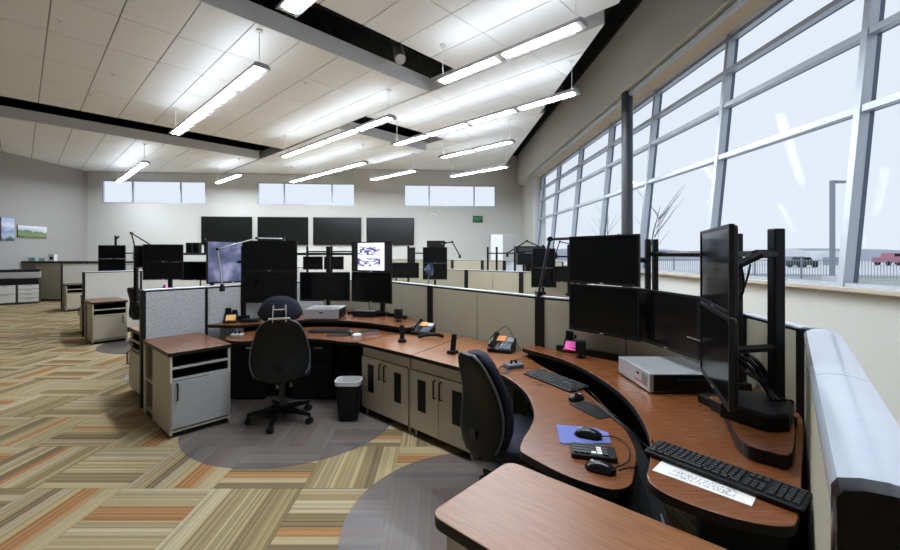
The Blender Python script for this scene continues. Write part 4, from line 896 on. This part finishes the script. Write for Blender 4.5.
arm_lamp([(-4.78, 6.50, 1.60), (-4.86, 6.50, 1.93), (-4.45, 6.40, 1.72)], 'black folded arm lamp peeking over the stacked monitors by fabric partition', head=False)
sp_ = empty('radio_speaker', 'black speaker pair on the rail above the small monitor', 'speaker', (-4.02, 6.85, 1.62)); box('rail_shelf', 'black', sp_, -.18, .30, -.06, .06, -.02, 0)
for k in (-.12, 0, .18): box('speaker_box', 'black', sp_, k - .045, k + .045, -.05, .05, 0, .17, .006)
MB().tube([(.18, 0, .15), (.12, 0, .24)], .012, 6).build('gooseneck', 'black', sp_)
# third pedestal row
partition((-6.84, 7.92), (-6.22, 8.58), 'pale fabric partition above the pedestal with the brown top further down the aisle', 'light_fabric', 1.26)
partition((-6.22, 8.58), (-5.45, 9.40), 'pale fabric partition behind the pink noted phone', 'light_fabric', 1.26)
partition((-5.45, 9.40), (-4.2, 10.2), 'pale fabric partition hidden behind the stacked monitors', 'light_fabric', 1.26)
for (p, lb) in (((-6.84, 7.92), 'black end post beside the pedestal further down the aisle'), ((-6.22, 8.58), 'slim black post left of the pink noted phone'), ((-5.45, 9.40), 'black post behind the stacked monitors beyond the fabric partition')): post(*p, lb, 1.26, r=48, w=.05)
pedestal(-6.08, 7.21, 48, 'beige door pedestal with brown top in the middle of the aisle row', door='beige', hinge='r')
pedestal(-7.45, 8.55, -42, 'beige pedestal backing onto the pale fabric partition', w=.64, d=.48, door='beige')
station_desk(-4.75, 8.2, 8, 'brown console with a pink noted phone further down the aisle', .75)
desk_phone(-5.72, 8.70, RZ, 30, 'black phone with a pink note against the pale fabric partition', 'pink')
office_chair(-5.28, 7.55, -30, 'dark office chair beside the pedestal in the middle of the aisle row'); chair_mat(-5.05, 7.45, .9, 'round clear mat before the pedestal in the middle of the row')
# fourth row by the corner
partition((-11.05, 12.05), (-10.2, 12.95), 'pale partition above the farthest aisle pedestal', 'light_fabric', 1.29); partition((-10.2, 12.95), (-8.6, 14.2), 'pale long partition behind the farthest aisle pedestal', 'light_fabric', 1.29)
post(-11.05, 12.05, 'black end post of the farthest aisle partition', 1.29, w=.05, r=48); post(-10.2, 12.95, 'black post between the farthest aisle partitions', 1.29, w=.05, r=48)
pedestal(-10.30, 11.36, 48, 'beige pedestal with slots at the farthest aisle partition', door='beige', hinge='r')
station_desk(-7.25, 9.6, 0, 'brown console carrying the small stacked monitors near the room corner', .72)
monitor(-7.95, 10.0, 1.65, 0, 'upper dark monitor of the small stack near the room corner', w=.66, h=.33); monitor(-7.95, 10.0, 1.315, 0, 'lower dark monitor of the small stack near the room corner', w=.66, h=.33)
monitor(-7.15, 10.25, 1.36, -10, 'small dark monitor next to the small stack near the room corner', w=.55, h=.32)
mount([(-8.05, 10.18), (-7.15, 10.45)], 'black rail mount behind the small stack near the corner', z0=RZ, rail=1.62, zt=1.70, w=.05, arms=(((-7.95, 10.06, 1.65), (-8.05, 10.18, 1.65)), ((-7.95, 10.06, 1.315), (-8.05, 10.18, 1.315)), ((-7.14, 10.31, 1.36), (-7.15, 10.45, 1.36))))
cam_ = empty('mast_camera', 'small forked camera mast rising above the small monitor stack', 'camera', (-8.02, 10.2, 1.70)); MB().tube([(0, 0, 0), (0, 0, .36)], .025, 8).build('mast', 'black', cam_); MB().tube([(0, 0, .26), (.09, 0, .34)], .02, 8).build('fork', 'black', cam_)
arm_lamp([(-7.30, 10.40, 1.63), (-7.45, 10.2, 1.54)], 'short black lamp arm beside the small monitor stack', head=False)
# middle consoles behind the wide monitor
station_desk(-3.05, 9.3, -12, 'brown console behind the headrest console, seen between monitors', .85)
for k, (x, lb) in enumerate(((-3.05, 'dark monitor seen between the headrest console monitors and the televisions'), (-2.55, 'dark monitor with visor beside a beige panel behind the wide monitor'))): monitor(x, 10.0 + .05 * k, 1.38, 0, lb, w=.48, h=.32)
mount([(-3.25, 10.2), (-2.65, 10.2), (-1.6, 10.2)], 'black rail with short posts above the single wide monitor', z0=RZ, rail=1.66, zt=1.80, w=.05, arms=(((-3.05, 10.06, 1.38), (-3.25, 10.2, 1.38)), ((-2.55, 10.11, 1.38), (-2.65, 10.2, 1.38))))
partition((-4.2, 10.2), (-3.6, 11.2), 'pale partition end behind the small blue display', 'light_fabric', 1.26)
partition((-2.2, 11.6), (-1.1, 10.9), 'short beige partition seen above the single wide monitor', h=1.30)

# rows of consoles beyond the near partition
R2 = [(-1.3, 11.9), (.70, 9.84), (1.79, 8.73), (2.75, 7.75)]
partition(R2[0], R2[1], 'beige partition under the monitor stack with the blue fan', h=1.23); partition(R2[1], R2[2], 'beige partition of two tiles between black posts in the second row', h=1.23, seams=1)
partition(R2[2], R2[3], 'single tile beige partition of the second row towards the window', h=1.23)
for p, lb in zip(R2[1:4], ('black post of the second row beside the fan monitors', 'black post in the middle of the second partition row', 'black post of the second row by the window monitors')): post(*p, lb, 1.23, w=.10, r=-45)
R3 = [(-1.8, 14.6), (-.95, 14.35), (.485, 13.27), (1.36, 12.39), (1.93, 11.82), (2.6, 11.15), (3.2, 10.5)]
names3 = ['beige partition far behind the fan monitors', 'short beige partition in the farthest row with an open end', 'beige partition in the farthest row beside the tall cabinet', 'narrow beige partition of the farthest row', 'pale grey partition in the farthest row below the radio boxes', 'pale partition of the farthest row against the window monitors']
for k in range(6): partition(R3[k], R3[k + 1], names3[k], 'cap' if k == 4 else 'beige_panel', h=1.42)
for k in (1, 2, 3, 4): post(*R3[k], ['black post of the farthest row near the gooseneck lamp', 'black post of the farthest row below the rail', 'black post of the farthest row by the tall cabinet', 'wide black post of the farthest row beside the pale grey partition'][k - 1], 1.42, w=.10, r=-45)
# fan monitors
station_desk(-.75, 8.85, 0, 'brown console with the monitor stack and the blue fan', .8)
monitor(-.07, 9.6, 1.57, 0, 'upper dark monitor of the stack with the blue fan', w=.57, h=.379); monitor(-.07, 9.6, 1.19, 0, 'lower dark monitor of the stack with the blue fan', w=.57, h=.379)
monitor(-.95, 9.75, 1.21, 5, 'wide dark monitor to the side of the blue fan', w=1.0, h=.37)
mount([(-.72, 9.95), (-.07, 9.78)], 'black rail mount behind the monitors with the blue fan', z0=RZ, rail=1.62, zt=1.80, w=.05, arms=(((-.07, 9.66, 1.57), (-.07, 9.78, 1.57)), ((-.07, 9.66, 1.19), (-.07, 9.78, 1.19)), ((-.94, 9.81, 1.21), (-.72, 9.95, 1.21))))
fn_ = empty('desk_fan', 'small blue grey desk fan clipped in front of dark monitors', 'fan', (-.22, 9.35, RZ), 60)
MB().cyl(0, 0, 0, .03, .09, 18).build('base', 'fan_blue', fn_, smooth=True); MB().tube([(0, 0, .03), (0, 0, .34)], .015, 8).build('stem', 'fan_blue', fn_)
for rr in (.14, .10, .05): MB().tube([(rr * math.cos(a), -.05, .44 + rr * math.sin(a)) for a in [2 * math.pi * i / 20 for i in range(21)]], .008, 5).build('guard_ring', 'fan_blue', fn_)
for k in range(4):
    a = k * math.pi / 2; MB().add([(0, 0, .44), (.12 * math.cos(a), -.02, .44 + .12 * math.sin(a)), (.12 * math.cos(a + .9), .02, .44 + .12 * math.sin(a + .9)), (0, .012, .44), (.12 * math.cos(a), -.01, .44 + .12 * math.sin(a)), (.12 * math.cos(a + .9), .03, .44 + .12 * math.sin(a + .9))], [(0, 1, 2), (3, 5, 4), (0, 3, 4, 1), (1, 4, 5, 2), (2, 5, 3, 0)]).build('fan_blade', 'fan_blue', fn_)
MB().tube([(0, 0, .44), (0, .10, .44)], [.05, .035], 12).build('motor', 'fan_blue', fn_)
def radio(x, y, z, label, w=.36, h=.15):
    q = empty('radio_unit', label, 'radio', (x, y, z)); box('case', 'black', q, -w / 2, w / 2, -.10, .12, 0, h, .008); box('face_plate', 'dark_panel', q, -w / 2 + .02, w / 2 - .12, -.108, -.10, .02, h - .02)
    MB().tube([(w / 2 - .06, -.10, h / 2), (w / 2 - .06, -.125, h / 2)], .03, 12).build('knob', 'steel_dark', q)
radio(-.05, 9.66, 1.762, 'black radio unit sitting on the fan monitor stack', .42)
arm_lamp([(.12, 9.65, 1.80), (.18, 9.6, 1.86), (.33, 9.5, 1.88), (.50, 9.4, 1.56)], 'black gooseneck lamp bending over the partition from the fan monitors', r_=.014)
spx = empty('radio_speaker', 'single tall black speaker on the rail by the fan monitors', 'speaker', (-.62, 9.9, 1.62)); box('speaker_box', 'black', spx, -.07, .07, -.06, .06, -.24, .14, .01); box('grille', 'dark_panel', spx, -.055, .055, -.065, -.06, -.2, .1)
# window side back consoles
mount([(1.42, 11.7), (1.66, 11.6), (2.10, 11.2), (2.3, 11.0)], 'black rail with short posts in front of the tall cabinet', z0=0, rail=1.62, zt=1.80, w=.055, base=False)
station_desk(1.15, 9.95, -40, 'brown console of the farthest row by the window', .7); station_desk(1.35, 6.9, -30, 'brown console hidden behind the near partition by the window', .7)
monitor(2.05, 7.95, 1.52, -5, 'upper dark monitor of the stack by the far windows', w=.44, h=.378); monitor(2.05, 7.95, 1.14, -5, 'lower dark monitor of the stack by the far windows', w=.48, h=.378)
monitor(2.34, 7.72, 1.22, -35, 'small angled monitor beside the stack by the far windows', w=.34, h=.30)
mount([(2.08, 8.12), (2.50, 7.85), (2.56, 7.66)], 'black rail mount beside the stack by the far windows', z0=RZ, rail=1.55, zt=1.78, w=.045, arms=(((2.055, 8.01, 1.52), (2.08, 8.12, 1.52)), ((2.055, 8.01, 1.14), (2.08, 8.12, 1.14)), ((2.38, 7.77, 1.22), (2.50, 7.85, 1.22))))
rk = empty('radio_rack', 'black rack of two radio boxes above the pale grey partition', 'radio', (2.12, 9.5, .80)); box('stand', 'black', rk, -.10, .10, -.08, .08, 0, .55, .005); box('lower_radio', 'black', rk, -.30, .30, -.14, .14, .55, .82, .01); box('upper_radio', 'dark_panel', rk, -.34, .34, -.14, .14, .83, .98, .01); box('radio_face', 'steel_dark', rk, -.28, .28, -.15, -.14, .86, .95)
arm_lamp([(1.62, 9.6, 1.62), (2.04, 9.4, 1.90), (2.42, 9.2, 1.70)], 'black arm lamp peaked above the radio rack', r_=.014, head=False); arm_lamp([(2.29, 7.985, 1.60), (2.36, 7.95, 1.84), (2.56, 7.9, 1.79)], 'thin black arm lamp beside the far windows', r_=.010)
bwl = empty('paper_tray', 'white paper tray on the second row by the window', 'tray', (2.72, 7.55, 1.235), 30); box('tray_base', 'white_plastic', bwl, -.16, .16, -.11, .11, 0, .012, .003); box('papers', 'paper_white', bwl, -.14, .14, -.10, .10, .012, .03)
# tall cabinet at the far corner
tc_ = empty('tall_cabinet', 'tall white cabinet with grey side standing at the far wall', 'cabinet', (2.05, 15.9, 0), 0)
box('body', 'grey_laminate', tc_, 0, .95, 0, .6, .05, 2.38, .006); box('door', 'white_paint', tc_, .0, .46, -.02, 0, .08, 2.36, .004); box('side_door', 'grey_laminate', tc_, .47, .95, -.02, 0, .08, 2.36, .004); box('plinth', 'edge', tc_, .03, .92, .03, .57, 0, .05)
# reception counter, copier and things in the corner
ct = empty('service_counter', 'tall beige counter with a black cap along the corner of the room', 'counter', (-14.15, 13.98, 0))
box('end_panel', 'baseboard', ct, 0, .42, 0, .03, .0, 1.30); box('front_panel', 'beige_panel', ct, .42, 3.9, .02, .06, .06, 1.30); box('plinth', 'edge', ct, .44, 3.9, .04, .06, 0, .06); box('back_panel', 'beige_panel', ct, 0, 3.9, .54, .58, 0, 1.30)
for k in range(1, 4): box('joint_strip', 'edge', ct, .42 + k * .87 - .012, .42 + k * .87 + .012, .012, .02, .06, 1.30)
box('counter_cap', 'edge', ct, -.02, 3.95, -.04, .62, 1.30, 1.35, .008)
for (x, w_, h_, m, nm, lb) in ((-13.95, .22, .12, 'teal', 'storage_box', 'small teal box on the counter by the landscape print'), (-13.6, .20, .10, 'cap', 'storage_box', 'pale blue box between teal box and white stand on the counter'), (-13.28, .20, .24, 'white_plastic', 'sign_stand', 'white sign stand with a dark emblem on the counter')):
    q = empty(nm, lb, 'box' if 'box' in nm else 'sign', (x, 14.14, 1.35)); box('body', m, q, -w_ / 2, w_ / 2, -.06, .06, 0, h_, .006)
    if 'box' in nm: box('lid', m, q, -w_ / 2 - .006, w_ / 2 + .006, -.066, .066, h_ - .03, h_ + .008)
    else: box('emblem', 'black', q, -.05, .05, -.064, -.06, .06, .16)
cp = empty('copier', 'grey and white office copier with paper drawers in the corner', 'copier', (-13.75, 12.66, 0), 42)
box('cabinet', 'steel_dark', cp, 0, 1.04, .02, .60, .03, .62); box('paper_output', 'black', cp, .04, 1.0, .04, .58, .62, .82); box('top_unit', 'grey_laminate', cp, -.02, 1.06, 0, .60, .82, 1.02, .015); box('lid', 'dark_panel', cp, .0, 1.04, .02, .60, 1.02, 1.10, .015)
box('control_panel', 'grey_laminate', cp, .05, .45, -.06, 0, .84, .90, .008)
for (x0, x1) in ((.02, .49), (.55, 1.02)):
    for k in range(4 if x0 > .5 else 2):
        n = 4 if x0 > .5 else 2; z0 = .06 + k * .56 / n; d_ = box('drawer', 'white_plastic', cp, x0, x1, 0, .02, z0, z0 + .56 / n - .012, .004)
        box('pull', 'grey_laminate', d_, (x0 + x1) / 2 - .08, (x0 + x1) / 2 + .08, -.008, 0, z0 + .56 / n - .05, z0 + .56 / n - .03)
for k in (.08, .96): MB().cyl(k, .08, 0, .03, .03, 10).build('caster', 'black', cp)
